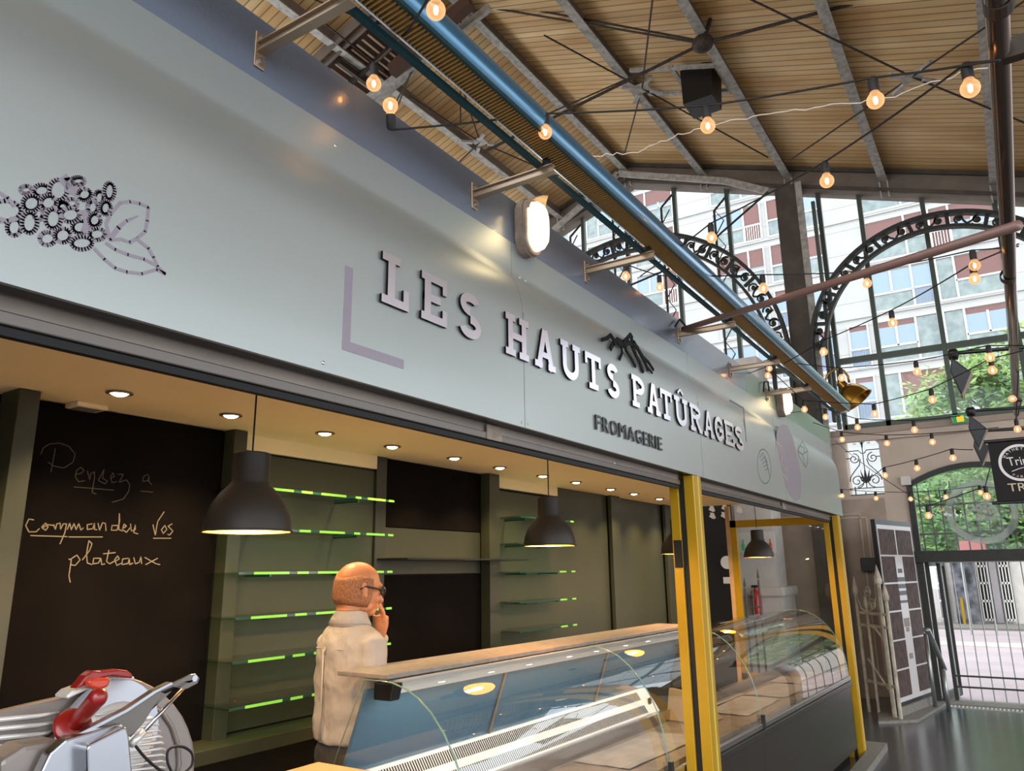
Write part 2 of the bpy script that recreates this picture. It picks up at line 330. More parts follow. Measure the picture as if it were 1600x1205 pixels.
# arches with scrollwork
def spiral(c, r0, turns, a0, sgn, e1, e2, n=14):
    pts = []
    for i in range(n+1):
        t = i/n; r = r0*(1-t*.85); a = a0 + sgn*turns*2*PI*t
        pts.append(Vector(c)+e1*(r*math.cos(a))+e2*(r*math.sin(a)))
    return pts
def arch(name, cy, cz, R, r, zlow, label, step=.42):
    x = G-.36; t = thing(name, label, 'ironwork arch', (x, cy, cz))
    a0 = math.asin((zlow-cz)/R) if zlow < cz else 0
    def ring(rad, w, d):
        m = MB(); n = 48
        for i in range(n):
            a, b = (i/n)*PI, ((i+1)/n)*PI
            P = [(x-d/2, cy+q*math.cos(u), cz+q*math.sin(u)) for u in (a,b) for q in (rad-w/2, rad+w/2)]
            m.prism([P[0],P[1],P[3],P[2]], (d,0,0))
        for sg in (-1,1): m.box((x-d/2, cy+sg*rad-w/2, zlow),(x+d/2, cy+sg*rad+w/2, cz))
        return m
    ring(R,.05,.12).build('outer_rib', 'iron', t); ring(r,.042,.1).build('inner_rib', 'iron', t)
    m = MB(); mid = (R+r)/2; h = (R-r)/2-.03; na = int(PI*mid/step)
    for i in range(na):
        a = (i+.5)*PI/na; er = Vector((0,math.cos(a),math.sin(a))); et = Vector((0,-math.sin(a),math.cos(a)))
        c = Vector((x,cy,cz))+er*mid
        for sg in (-1,1):
            cc = c+et*(sg*step*.26)
            m.tube(spiral(cc, h*.85, 1.3, PI/2*sg, sg, et, er), .017, 4)
            m.tube([c-er*h*.9, c+et*sg*step*.12-er*h*.3, c+et*sg*step*.2+er*h*.8], .017, 4)
            m.ball(cc, .035, 6, 4)
        b = c+et*step*.5
        m.bar(b-er*h*1.1, b+er*h*1.1, .05, .03, (1,0,0))
    m.build('scrollwork', 'iron', t); return t
arch('iron_arch', 4.78, 4.60, 2.46, 2.22, 3.58, 'large dark green cast iron arch with scrollwork before the left gable glazing')
arch('iron_arch', .35, 4.57, 1.66, 1.47, 3.58, 'smaller cast iron scrollwork arch right of the brown steel column')
# gable wall below the glazing, with window and door openings
WY0, WY1, WZ0, WZ1 = 1.36, 1.80, 2.60, 3.44
DY0, DY1, DZ = -.40, 1.04, 2.72
m = MB(); x0, x1 = G, G+.3
m.box((x0,WY1,0),(x1,11,3.5)); m.box((x0,WY0,0),(x1,WY1,WZ0)); m.box((x0,WY0,WZ1),(x1,WY1,3.5)); m.box((x0,DY1,0),(x1,WY0,3.5))
m.box((x0,-6,0),(x1,DY0,3.5))
cyd = (DY0+DY1)/2; n = 12; hw = (DY1-DY0)/2
arcz = lambda y: DZ+.2*(1-((y-cyd)/hw)**2)
for i in range(n):
    a, b = DY0+(DY1-DY0)*i/n, DY0+(DY1-DY0)*(i+1)/n
    m.prism([(x0,a,arcz(a)),(x0,b,arcz(b)),(x0,b,3.5),(x0,a,3.5)], (x1-x0,0,0))
m.prism([(x0,WY0,WZ1),(x0,WY0+.13,WZ1),(x0,WY0,WZ1-.16)],(x1-x0,0,0))
struct(m.build('wall_end', 'wallT'))
struct(B((G-.07,-6,3.33),(G,11,3.42)).build('trim_3', 'wallT'))
struct(B((G-.1,-6,3.42),(G,11,3.50)).build('trim_4', 'wallT2'))
m = MB(); m.box((G-.03,WY0+.02,0),(G,4,2.55)); p = struct(m.build('wall_pilaster', 'wallT2'))
m = MB()
for a, b in (((1.62,.3),(1.62,2.3)),((1.70,.3),(1.70,2.35)),((1.62,2.3),(3.3,2.3)),((1.70,2.35),(3.3,2.35))):
    m.bar((G-.035,a[0],a[1]),(G-.035,b[0],b[1]),.015,.02,(1,0,0))
m.build('panel_moulding', 'wallT', p)
# side hall wall behind the stall
struct(B((7.0,7.7,0),(G,7.9,5.0)).build('wall_left', 'wallT2'))
struct(B((-6,7.7,0),(7.0,7.9,4.6)).build('wall_left', 'wallT2'))
# narrow window with wrought-iron panel
wn = struct(B((G+.05,WY0,WZ0),(G+.1,WY1,WZ0+.02)).build('window_3', 'mull'))
MB().add([(G+.2,WY0,WZ0),(G+.2,WY1,WZ0),(G+.2,WY1,WZ1),(G+.2,WY0,WZ1)],[(0,1,2,3)]).build('pane','pane',wn)
gy, gx = (WY0+WY1)/2, G+.06
ig = thing('iron_window_grille', 'wrought iron grille of scrolls and a palmette in the narrow white window', 'window grille', (gx,gy,WZ0))
m = MB(); E1, E2 = Vector((0,-1,0)), Vector((0,0,1)); P = lambda u, v: Vector((gx, gy-u, WZ0+v))
m.tube([P(-.22,.1),P(.22,.1)],.008,4); m.tube([P(-.22,.62),P(-.05,.62),P(-.02,.58),P(.02,.58),P(.05,.62),P(.22,.62)],.008,4)
m.tube([P(0,.84),P(0,.1)],.007,4); m.tube([P(-.22,.52),P(-.16,.52)],.008,4); m.tube([P(.22,.52),P(.16,.52)],.008,4)
for sg in (-1,1):
    m.tube(spiral(P(sg*.12,.51),.075,1.5,PI/2,sg,E1,E2,20),.008,4)
    m.tube(spiral(P(sg*.11,.2),.095,1.5,-PI/2,-sg,E1,E2,20),.008,4)
    m.tube([P(sg*.04,.50),P(sg*.06,.42),P(sg*.13,.34),P(sg*.19,.26),P(sg*.2,.2)],.008,4)
    m.tube([P(0,.7),P(sg*.05,.76),P(sg*.1,.75),P(sg*.1,.71),P(sg*.07,.72)],.006,4)
m.build('scrollwork', 'iron', ig)
m = MB()
for u, v, w in ((0,.40,.05),(-.06,.36,.04),(.06,.36,.04),(-.09,.3,.03),(.09,.3,.03)):
    m.prism([P(0,.16),P(u*.5+w*.4,(v+.1)/2),P(u,v),P(u*.5-w*.4,(v+.1)/2)],(.01,0,0))
m.build('palmette', 'iron', ig); MB().prism([P(-.015,.72),P(0,.78),P(.015,.72),P(0,.6)],(.01,0,0)).build('bud', 'iron', ig)
# doorway: arched frame, tympanum glass, transom beam
dr = struct(B((G-.1,DY0-.05,1.70),(G+.05,DY1+.12,1.84)).build('door_1', 'iron'))
m = MB(); w = .07
for y in (DY1, DY0-w): m.box((G-.04,y-.02,0),(G+.06,y+w-.02,DZ+.02))
for i in range(n):
    a, b = DY0+(DY1-DY0)*i/n, DY0+(DY1-DY0)*(i+1)/n
    m.prism([(G-.04,a,arcz(a)-.05),(G-.04,b,arcz(b)-.05),(G-.04,b,arcz(b)+.02),(G-.04,a,arcz(a)+.02)],(.1,0,0))
m.build('door_frame', 'iron', dr)
m = MB(); P0 = [(G+.1,DY0+(DY1-DY0)*i/n,arcz(DY0+(DY1-DY0)*i/n)-.05) for i in range(n+1)]
m.add([(G+.1,DY0,1.84)]+P0+[(G+.1,DY1,1.84)], [tuple(range(n+3))]); m.build('tympanum_glass','pane',dr)
m = MB(); c = at(1533,800,0,G+.08); R = .40; nn = 36
for i in range(nn):
    a, b = 2*PI*i/nn, 2*PI*(i+1)/nn
    m.add([(G+.09,c.y+q*math.cos(u),c.z+q*math.sin(u)) for u, q in ((a,R-.08),(a,R),(b,R),(b,R-.08))],[(0,1,2,3)])
m.build('ring_decal','frosted',dr)
m = MB(); m.box((G+.085,c.y-.2,c.z-.12),(G+.09,c.y+.06,c.z-.0)); m.prism([(G+.085,c.y-.3,c.z),(G+.085,c.y-.06,c.z+.15),(G+.085,c.y+.18,c.z)],(.004,0,0)); m.build('emblem_decal','frostedL',dr)
# ================================================================ THE STALL
SX0, SX1 = -1.6, 8.12
BW, CZ = 3.0, 2.30                      # back wall plane, ceiling height
struct(B((2.2,2.26,.001),(7.95,2.98,.012)).build('floor', 'cream')); struct(B((SX0,2.26,.001),(2.2,2.98,.012)).build('floor', 'cream'))  # unseen pale slabs, added to bounce light up to the stall ceiling
struct(B((SX0,1.5,CZ),(7.95,BW+.05,CZ+.05)).build('ceiling', 'cream'))
struct(B((SX0,BW,0),(7.62,BW+.08,CZ)).build('wall_back', 'dark'))
struct(B((SX0-.05,1.5,0),(SX0,BW+.08,CZ)).build('wall_left', 'dark'))
struct(B((SX0,1.47,2.30),(7.95,1.52,2.95)).build('trim_5', 'dark'))
# sign fascia: profile flat below, rolling back at the top
def sign_profile():
    p = [(D, 2.138), (D, 2.48)]
    for k in range(1, 17):
        a = k/16; e = min(1, a/.625); p.append((D+.047*e**3.2, 2.48+.37*a))
    return p
prof = sign_profile()
sg = thing('shop_sign', 'long grey-green shop sign reading LES HAUTS PATURAGES FROMAGERIE over the counter', 'sign', (SX0, D, 2.138))
seams = [SX0, .371, 2.215, 4.058, 5.9, SX1]
for a, b in zip(seams, seams[1:]):
    m = MB(); a2, b2 = a+.0012, b-.0012; n = len(prof); vs = []
    for x in (a2, b2):
        vs += [(x+(0 if x < 8 else -.0), y, z) for y, z in prof]+[(x, y+.012, z) for y, z in reversed(prof)]
    fs = [tuple(range(2*n)), tuple(range(4*n-1, 2*n-1, -1))]+[(i,(i+1)%(2*n),2*n+(i+1)%(2*n),2*n+i) for i in range(2*n)]
    m.add(vs, fs); o = m.build('sign_panel', 'sign', sg, smooth=True, autosmooth=True)
B((SX0,D+.012,2.138),(SX1-.01,D+.05,2.15)).build('bottom_return', 'black', sg)
for x in seams[1:-1]: B((x-.0015,D-.0003,2.138),(x+.0015,D+.004,2.56)).build('seam', 'seam', sg)
for x in seams[1:-1]:
    for dx in (-.02,.02):
        for z in (2.155, 2.69):
            MB().ball((x+dx, D-.001, z), .005, 8, 6, (1,.5,1)).build('screw', 'bolt', sg)
for px, py in ((505,567),(960,724),(1185,768),(524,228)):
    c = at(px,py,1,D); MB().ball((c.x,D-.001,c.z), .005, 8, 6, (1,.5,1)).build('screw', 'bolt', sg)
# slab-serif letters, cap height hh, width w, drawn as strokes in a unit box
def slab(ch, x, z, w, h):
    s = .03; q = .024            # stem and serif thickness
    m = MB(); kk = [0]
    class _D:
        def __getitem__(s_, i):
            if i == 0: kk[0] += 1
            return (D-.011-kk[0]*.00003) if i == 0 else D-.003
    dy = _D()
    def R(a, b, c, d): m.box((x+a, dy[0], z+b), (x+c, D-.003, z+d))
    def L(a, b, c, d, t=s):
        v = Vector((c-a, 0, d-b)).normalized(); nrm = Vector((-v.z, 0, v.x))*t/2
        yy = dy[0]; p, r_ = Vector((x+a, yy, z+b)), Vector((x+c, yy, z+d)); m.prism([p-nrm, r_-nrm, r_+nrm, p+nrm], (0, D-.003-yy, 0))
    def A(cx, cz, rx, rz_, a0, a1, t=s, n=14):
        yy = dy[0]
        for i in range(n):
            u, v = a0+(a1-a0)*i/n, a0+(a1-a0)*(i+1)/n
            P = [Vector((x+cx+(rx-k)*math.cos(g), yy, z+cz+(rz_-k)*math.sin(g))) for g, k in ((u,0),(v,0),(v,t),(u,t))]
            m.prism(P, (0, D-.003-yy, 0))
    e = .014
    if ch == 'L':
        R(e+.01,0,e+.01+s,h); R(0,0,w,q); R(0,h-q,.075*1.0,h); R(w-q,0,w,.06)
    elif ch == 'E':
        R(e,0,e+s,h); R(0,0,w,q); R(0,h-q,w,h); R(w-q*.9,0,w,.05); R(w-q*.9,h-.05,w,h); R(e,h/2-q/2,w*.75,h/2+q/2)
    elif ch == 'H':
        for c in (w*.22, w*.78): R(c-s/2,0,c+s/2,h); R(c-w*.2,0,c+w*.2,q); R(c-w*.2,h-q,c+w*.2,h)
        R(w*.22,h/2-q/2,w*.78,h/2+q/2)
    elif ch == 'A':
        L(w*.18,0,w*.48,h); L(w*.82,0,w*.52,h); R(w*.42,h-.02,w*.58,h); R(w*.28,h*.28,w*.72,h*.28+q*.9); R(0,0,w*.36,q); R(w*.64,0,w,q)
    elif ch in 'UV':
        for c in (w*.2, w*.8): R(c-s/2,h*.35,c+s/2,h); R(c-w*.19,h-q,c+w*.19,h)
        A(w*.5,h*.36,w*.3+s/2,h*.36,PI,2*PI)
        if ch == 'V': L(w*.3,h+.02,w*.5,h+.045,.013); L(w*.7,h+.02,w*.5,h+.045,.013)
    elif ch == 'T':
        R(w/2-s/2,0,w/2+s/2,h); R(w*.22,0,w*.78,q); R(0,h-q,w,h); R(0,h-.05,q*.8,h); R(w-q*.8,h-.05,w,h)
    elif ch == 'P':
        R(e,0,e+s,h); R(0,0,w*.55,q); R(0,h-q,w*.5,h); A(w*.5,h*.71,w*.5,h*.29,-PI/2,PI/2); R(e,h*.42,w*.5,h*.42+q*.95)
    elif ch == 'R':
        R(e,0,e+s,h); R(0,0,w*.42,q); R(0,h-q,w*.5,h); A(w*.48,h*.73,w*.42,h*.27,-PI/2,PI/2); R(e,h*.46,w*.48,h*.46+q*.95); L(w*.5,h*.48,w*.82,q*.4); R(w*.72,0,w,q)
    elif ch == 'G':
        A(w*.5,h*.5,w*.5,h*.5,PI*.22,PI*1.8,s); R(w*.52,h*.38,w,h*.38+q); R(w-s,q,w,h*.45)
        R(w*.80,h*.68,w*.92,h*.9)
    elif ch == 'S':
        A(w*.5,h*.745,w*.46,h*.255,PI*.12,PI*1.5,s); A(w*.5,h*.255,w*.5,h*.27,-PI*.9,PI*.5,s)
    return m
Z0, HH = 2.377, .150
for ch, a, b in (('L',1.462,1.576),('E',1.632,1.754),('S',1.818,1.936),('H',2.080,2.236),('A',2.275,2.425),('U',2.466,2.630),('T',2.672,2.815),('S',2.872,2.990),('P',3.130,3.272),('A',3.302,3.462),('T',3.470,3.622),('V',3.655,3.850),('R',3.884,4.068),('A',4.096,4.272),('G',4.290,4.446),('E',4.474,4.650),('S',4.680,4.850)):
    o = slab(ch, a, Z0, b-a, HH).build('letter', 'letter', sg); o.data.materials.append(MT['blackM'])
    for f_ in o.data.polygons:
        if abs(f_.normal.y) < .5: f_.material_index = 1  # side faces blackened to stand in for the shadow behind the letters
    o['label'] = 'brushed steel letter %s' % ('U with circumflex' if ch == 'V' else ch)
def text_mesh(txt, size, depth=0.0, space=1.0):
    cu = bpy.data.curves.new('t', 'FONT'); cu.body = txt; cu.size = size; cu.extrude = depth; cu.space_character = space
    o = bpy.data.objects.new('t', cu); COL.objects.link(o); dg = bpy.context.evaluated_depsgraph_get(); dg.update()
    me = bpy.data.meshes.new_from_object(o.evaluated_get(dg)); COL.objects.unlink(o); bpy.data.objects.remove(o); return me
def text_obj(name, txt, size, m, parent, org, ux, uz, sx=1, depth=.0, space=1.0, fit=None):
    me = text_mesh(txt, size, depth, space); ux, uz = Vector(ux).normalized(), Vector(uz).normalized(); nn_ = ux.cross(uz)
    if fit:
        xs = [v.co.x for v in me.vertices]; ys = [v.co.y for v in me.vertices]; kx = fit[0]/(max(xs)-min(xs)); ky = fit[1]/(max(ys)-min(ys)); ox, oy = min(xs), min(ys)
    else: kx, ky, ox, oy = sx, 1, 0, 0
    off = wloc(parent) if parent else Vector((0,0,0))
    for v in me.vertices: v.co = Vector(org)+ux*((v.co.x-ox)*kx)+uz*((v.co.y-oy)*ky)+nn_*v.co.z-off
    me.materials.clear(); me.materials.append(MT[m]); o = bpy.data.objects.new(name, me); COL.objects.link(o)
    if parent: o.parent = parent
    return o
x = 2.755
for ch, wd in zip('FROMAGERIE', (.046,.056,.066,.074,.068,.066,.048,.056,.016,.048)):
    o = text_obj('letter', ch, .09, 'letterD', sg, (x, D-.006, 2.212), (1,0,0), (0,0,1), depth=.0025, fit=(wd, .062)); o['label'] = 'small black letter '+ch; x += wd+.0185
# mountain mark: black ragged strokes
mk = MB()
def stroke(m, pts, w, y, d=.006):
    m.k = getattr(m,'k',0)+1; y = y-.00003*(m.k%20)
    P = [at(px, py, 1, y) for px, py in pts]
    for i in range(len(P)-1):
        a, b = P[i], P[i+1]; v = (b-a).normalized(); nr = Vector((-v.z, 0, v.x)); wa = w if not isinstance(w, list) else w[i]; wb = w if not isinstance(w, list) else w[i+1]
        m.prism([a-nr*wa/2-v*wa*.2, b-nr*wb/2+v*wb*.2, b+nr*wb/2+v*wb*.2, a+nr*wa/2-v*wa*.2], (0, -d, 0))
for pts, w in ((((940,531),(947,529),(953,524),(959,532),(966,534)),.012),(((953,545),(957,537),(963,535),(970,540)),.014),(((963,530),(972,535),(978,530),(984,523),(987,528)),.012),(((970,540),(971,552),(967,562)),.008),(((975,535),(977,548),(985,560),(992,573)),.010),(((984,524),(988,536),(996,545)),.016),(((986,540),(991,552),(998,566),(1004,581)),.014),(((990,535),(998,550),(1005,563),(1012,578)),.012),(((996,545),(1004,558),(1012,566),(1020,578)),.010),(((979,532),(988,541),(993,556)),.014),(((966,534),(974,541),(981,537)),.012),(((1002,556),(1008,570),(1018,583)),.006)):
    stroke(mk, pts, w*1.45, D-.002)
o = mk.build('mountain_mark', 'blackM', sg); o['label'] = 'black brush-stroke mountain peak'
# flat vinyl decorations
def vin(name, fn, mt='mauve', lab=None):
    m = MB(); fn(m); o = m.build(name, mt, sg)
    if lab: o['label'] = lab
    return o
def corner1(m):
    m.box((1.332,D-.001,2.209),(1.360,D+.001,2.440)); m.box((1.3601,D-.001,2.209),(1.571,D+.001,2.236))
vin('corner_bracket_mark', corner1)
def corner2(m):
    m.box((4.945,D-.0008,2.455),(4.963,D+.001,2.686)); m.box((4.66,D-.0008,2.674),(4.9449,D+.001,2.686))
vin('corner_bracket_mark', corner2, 'seam')
def ringp(m, cx, cy, rx, ry, w=.0078, rot=0, n=20):
    pts = []
    for i in range(n+1):
        a = 2*PI*i/n; u, v = rx*math.cos(a), ry*math.sin(a); pts.append((cx+u*math.cos(rot)-v*math.sin(rot), cy+u*math.sin(rot)+v*math.cos(rot)))
    stroke(m, pts, w, D, .0004)
def berries(m):
    for cx, cy, rx, ry in ((22,355,11,13),(7,330,26,16),(41,297,9,6),(65,298,12,9),(91,297,14,16),(122,283,10,6),(132,304,10,9),(49,318,13,12),(76,317,12,11),(155,309,7,10),(171,299,8,13),(110,336,14,11),(83,342,12,15),(46,348,12,16),(145,324,8,10),(148,344,9,10),(165,325,8,10),(152,366,12,9),(128,380,16,10),(74,373,12,10),(98,368,12,11),(125,355,12,10),(112,318,9,7),(60,335,7,9),(98,322,8,6)):
        ringp(m, cx, cy, rx, ry)
    stroke(m, ((100,287),(108,281),(112,290),(110,300)), .022, D, .0004)
    stroke(m, ((130,330),(137,345),(132,362)), .012, D, .0004)
    stroke(m, ((172,375),(166,350),(172,335),(188,317),(203,315),(218,318),(232,324),(230,345),(227,362),(215,372),(203,379),(190,374),(172,375)), .0068, D, .0004)
    stroke(m, ((174,371),(185,356),(198,345),(215,338)), [.010,.009,.006,.004], D, .0004)
    stroke(m, ((166,380),(180,390),(200,398),(225,405),(243,414)), .0068, D, .0004)
    stroke(m, ((215,374),(232,388),(240,402),(246,416),(258,428),(245,421),(222,428),(198,425),(180,419),(163,405),(148,389)), .0068, D, .0004)
    stroke(m, ((0,302),(12,309),(22,322)), .0068, D, .0004); stroke(m, ((0,342),(12,345),(25,342)), .0068, D, .0004)
vin('berry_branch_drawing', berries, lab='mauve line drawing of a berry sprig with two leaves')
def blob(m):
    pts = [(1216,668),(1222,663),(1230,665),(1238,682),(1245,710),(1251,740),(1252,765),(1250,780),(1243,783),(1235,776),(1228,760),(1222,735),(1217,712),(1213,692),(1213,678)]
    m.prism([at(px,py,1,D) for px,py in pts], (0,-.0008,0))
vin('oval_patch', blob, lab='mauve upright oval patch')
def cheese1(m):
    stroke(m, ((1213,690),(1212,700),(1217,722),(1221,738),(1230,750),(1229,730),(1226,712),(1221,698),(1213,690)), .007, D-.001, .001)
    stroke(m, ((1217,700),(1223,712),(1221,722),(1227,735)), .006, D-.001, .001)
    for c in ((1221,724),(1227,730),(1218,708)): ringp(m, c[0], c[1], 2, 3, .005, n=8)
vin('cheese_drawing', cheese1, 'fairy', 'pale outline of a cheese wedge on the oval patch')
def cheese2(m):
    ringp(m, 1194, 729, 10.5, 27, .008, -.08, 24)
    for k in range(5): stroke(m, ((1187+k*2.2,715+k*5),(1192+k*2,708+k*6),(1199+k*.9,722+k*6)), .005, D, .001)
vin('cheese_drawing', cheese2, 'seam', 'thin outline of a striped round cheese')
def cheese3(m):
    stroke(m, ((1247,705),(1253,689),(1262,705),(1262,722),(1259,731),(1248,713),(1247,705)), .006, D, .001)
    stroke(m, ((1247,705),(1254,710),(1262,705)), .006, D, .001); stroke(m, ((1254,710),(1258,730)), .006, D, .001); stroke(m, ((1251,697),(1256,700),(1257,708)), .006, D, .001)
vin('cheese_drawing', cheese3, 'seam', 'thin outline of a square cheese block')
# fascia board above the sign
m = MB().box((SX0,FY,2.55),(5.25,FY+.06,3.03)); tag(m.build('fascia_board', 'fascia'), 'dark navy painted fascia board rising behind the shop sign', 'fascia')
m = MB().box((5.252,FY,2.55),(8.14,FY+.06,3.03)); tag(m.build('fascia_board', 'fasciaG'), 'sage green end stretch of fascia board by the iron column', 'fascia')
# light tube on brackets
TY, TZ, TR = 1.10, 3.03, .062
TX0, TX1 = -.4, 7.1
tb = thing('tube_light', 'long blue-teal metal tube light with louvred slot held on brackets above the sign', 'light fixture', (TX0, TY, TZ))
m = MB(); nseg = 26; a0, a1 = math.radians(-50), math.radians(215)    # open towards lower back
prf = [(TR*math.cos(a0+(a1-a0)*i/nseg+PI*0), TR*math.sin(a0+(a1-a0)*i/nseg)) for i in range(nseg+1)]
# opening centre direction: lower and towards the fascia
rot = math.radians(-142.5+0)
def tprof(r):
    res = []
    oc = math.radians(-97)          # slot direction in the Y-Z plane
    for i in range(nseg+1):
        a = oc+math.radians(36)+(2*PI-math.radians(72))*i/nseg; res.append((TY+r*math.cos(a), TZ+r*math.sin(a)))
    return res
po, pi_ = tprof(TR), tprof(TR-.004)
loop = po+pi_[::-1]; n = len(loop); vs = [(TX0,y,z) for y,z in loop]+[(TX1,y,z) for y,z in loop]
fs = [(i,(i+1)%n,n+(i+1)%n,n+i) for i in range(n)]
m.add(vs, fs); m.build('tube_shell', 'blue', tb, smooth=True, autosmooth=True)
oc = math.radians(-97); od = Vector((0,math.cos(oc),math.sin(oc))); ot = Vector((0,-math.sin(oc),math.cos(oc))); cc = Vector((0,TY,TZ))
m = MB()
for sgn in (-1,1):
    c = cc+od*(TR*(.80 if sgn < 0 else .98))+ot*(sgn*.040+(.018 if sgn > 0 else 0)); m.bar((TX0,c.y,c.z),(TX1,c.y,c.z),.008 if sgn < 0 else .016,.02, od)
m.build('slot_rail', 'teal', tb)
m = MB(); k = TX0+.05
while k < TX1-.03:
    c = cc+od*(TR*.72); p = Vector((k,c.y,c.z)); m.bar(p-ot*.036, p+ot*.036, .005, .010, od); k += .014
m.build('louvre_grille', 'grille', tb)['label'] = 'brass-toned louvre grille'
m = MB(); c = cc+od*(TR*.45)
m.box((TX0+.05,c.y-.02,c.z-.012),(TX1-.03,c.y+.02,c.z-.008)); m.build('inner_reflector', 'grille', tb)
for x in (TX0, TX1): MB().lathe([(.001,-.012),(TR*.7,-.012),(TR,-.004),(TR,.004),(.001,.004)] if x > 0 else [(.001,-.004),(TR,-.004),(TR,.004),(.001,.012)], 24, (x,TY,TZ), Matrix.Rotation(PI/2,3,'Y')).build('end_cap', 'steel', tb, smooth=True, autosmooth=True)
for i, x in enumerate((.3,1.2,2.25,3.4,4.6,5.6)):
    c = Vector((x,TY-.03,TZ+.05)); MB().ball(c, .008, 8, 6).build('rivet', 'bolt', tb)
places = ('nearest the left frame edge','right beside the nearer bulkhead lamp','third from the left, above the letters HAUTS','fourth from the left, where the pink-brown pipe starts','fifth from the left, above the letters RAGES','at the far end beside the farther bulkhead lamp')
for x, pl in zip((1.055,1.98,2.828,3.953,4.889,5.793), places):
    a = thing('bracket_arm', 'tan bracket arm of the tube light, '+pl, 'bracket', (x, FY, 2.93), 'bracket arms of the tube light')
    m = MB(); y0, y1 = FY, 1.10
    m.box((x-.013,y1,2.925),(x+.013,y0,2.929)); m.box((x-.013,y1,2.951),(x+.013,y0,2.955)); m.box((x-.003,y1,2.929),(x+.003,y0,2.951)); m.build('rail', 'alu', a)
    MB().box((x-.016,FY-.006,2.885),(x+.016,FY,2.985)).build('wall_plate', 'alu', a, bevel=.002)
    for z in (2.902,2.968): MB().lathe([(.0001,-.012),(.009,-.012),(.010,0),(.0001,0)], 6, (x,FY-.005,z), Matrix.Rotation(-PI/2,3,'X')).build('bolt', 'bolt', a)
    MB().box((x-.012,1.115,2.955),(x+.012,1.135,2.985)).build('clamp', 'rubber', a)
# bulkhead lamps
for x, lab in ((2.30,'glowing oval bulkhead lamp in grey housing, nearer one, on the dark navy fascia'),(6.13,'glowing oval bulkhead lamp in grey housing, farther one, before the sage fascia')):
    t = thing('bulkhead_lamp', lab, 'wall lamp', (x, FY, 2.93), 'oval bulkhead lamps on the fascia')
    def oval(r, h, y, n=12):
        pts = []
        for i in range(n+1): a = PI*i/n; pts.append((x+r*math.cos(a), y, 2.93+h+r*math.sin(a)))
        for i in range(n+1): a = PI+PI*i/n; pts.append((x+r*math.cos(a), y, 2.93-h+r*math.sin(a)))
        return pts
    MB().prism(oval(.060,.055,FY-.055),(0,.055,0)).build('housing','bulk',t,bevel=.006)
    MB().prism(oval(.064,.055,FY-.040),(0,.008,0)).build('rim','bulk',t)
    m = MB(); rings = [(1,0),(.96,.025),(.8,.042),(.5,.052),(.05,.055)]; n = len(oval(1,0,0)); vs = []
    for k, dd in rings: vs += [(x+(p[0]-x)*k, FY-.055-dd, 2.93+(p[2]-2.93)*k) for p in oval(.048,.052,0)]
    fs = [(j*n+i, j*n+(i+1)%n, (j+1)*n+(i+1)%n, (j+1)*n+i) for j in range(len(rings)-1) for i in range(n)]
    m.add(vs, fs+[tuple(range((len(rings)-1)*n, len(rings)*n))]); m.build('diffuser','bulkglow',t,smooth=True)
    m = MB(); n = 14; vs = []
    for i in range(n+1):
        a = PI*i/n
        for r, y in ((.056,FY-.05),(.060,FY-.05),(.060,FY-.12+.05*abs(math.cos(a))),(.056,FY-.12+.05*abs(math.cos(a)))): vs.append((x+r*math.cos(a), y, 2.985+r*math.sin(a)))
    fs = [(i*4+j, i*4+(j+1)%4, (i+1)*4+(j+1)%4, (i+1)*4+j) for i in range(n) for j in range(4)]+[(0,1,2,3),(n*4,n*4+3,n*4+2,n*4+1)]
    m.add(vs, fs).build('hood','bulk',t)
    l = bpy.data.lights.new('bulkhead_light','POINT'); l.energy = .5; l.color = (1,.75,.4); l.shadow_soft_size = .04
    lo = bpy.data.objects.new('bulkhead_light', l); COL.objects.link(lo); lo.location = (0,-.14,0); lo.parent = t
# short cables on the fascia
tag(MB().tube([at(*p,1,FY-.02) for p in ((1055,510),(1062,499),(1070,508),(1076,520))],.006,6).build('loose_cable','wire'),'short black cable loop by the fourth bracket arm','cable')
tag(MB().tube([at(*p,1,FY-.02) for p in ((1193,612),(1194,597),(1200,596),(1202,612))],.006,6).build('loose_cable','wire'),'short black cable loop beside the farther bulkhead lamp','cable')
# rolling shutters
def shutter(x0, x1, lab):
    t = thing('rolling_shutter', lab, 'shutter', (x0, 1.44, 2.08)); m = MB()
    for k in range(4): m.box((x0,1.445,2.112+k*.045),(x1,1.453,2.112+k*.045+.042))
    m.build('slat_curtain','shutter',t)  # slat colour darkened to carry the shadow under the sign
    MB().box((x0,1.435,2.085),(x1,1.465,2.110)).build('bottom_bar','shutbar',t,bevel=.003)
    MB().box((x0,1.44,2.066),(x1,1.46,2.082)).build('rubber_lip','rubber',t)
    return t
s1 = shutter(SX0, 3.86, 'rolled-up grey metal shutter edge over the long counter opening')
s2 = shutter(4.06, 7.80, 'rolled-up grey metal shutter edge over the right counter opening')
c = at(770,693,1,1.44); B((c.x-.045,1.432,2.085),(c.x+.045,1.436,2.135)).build('lock_plate','bulk',s1)
c = at(1225,805,1,1.44); B((c.x-.05,1.432,2.085),(c.x+.05,1.436,2.135)).build('lock_plate','bulk',s2)
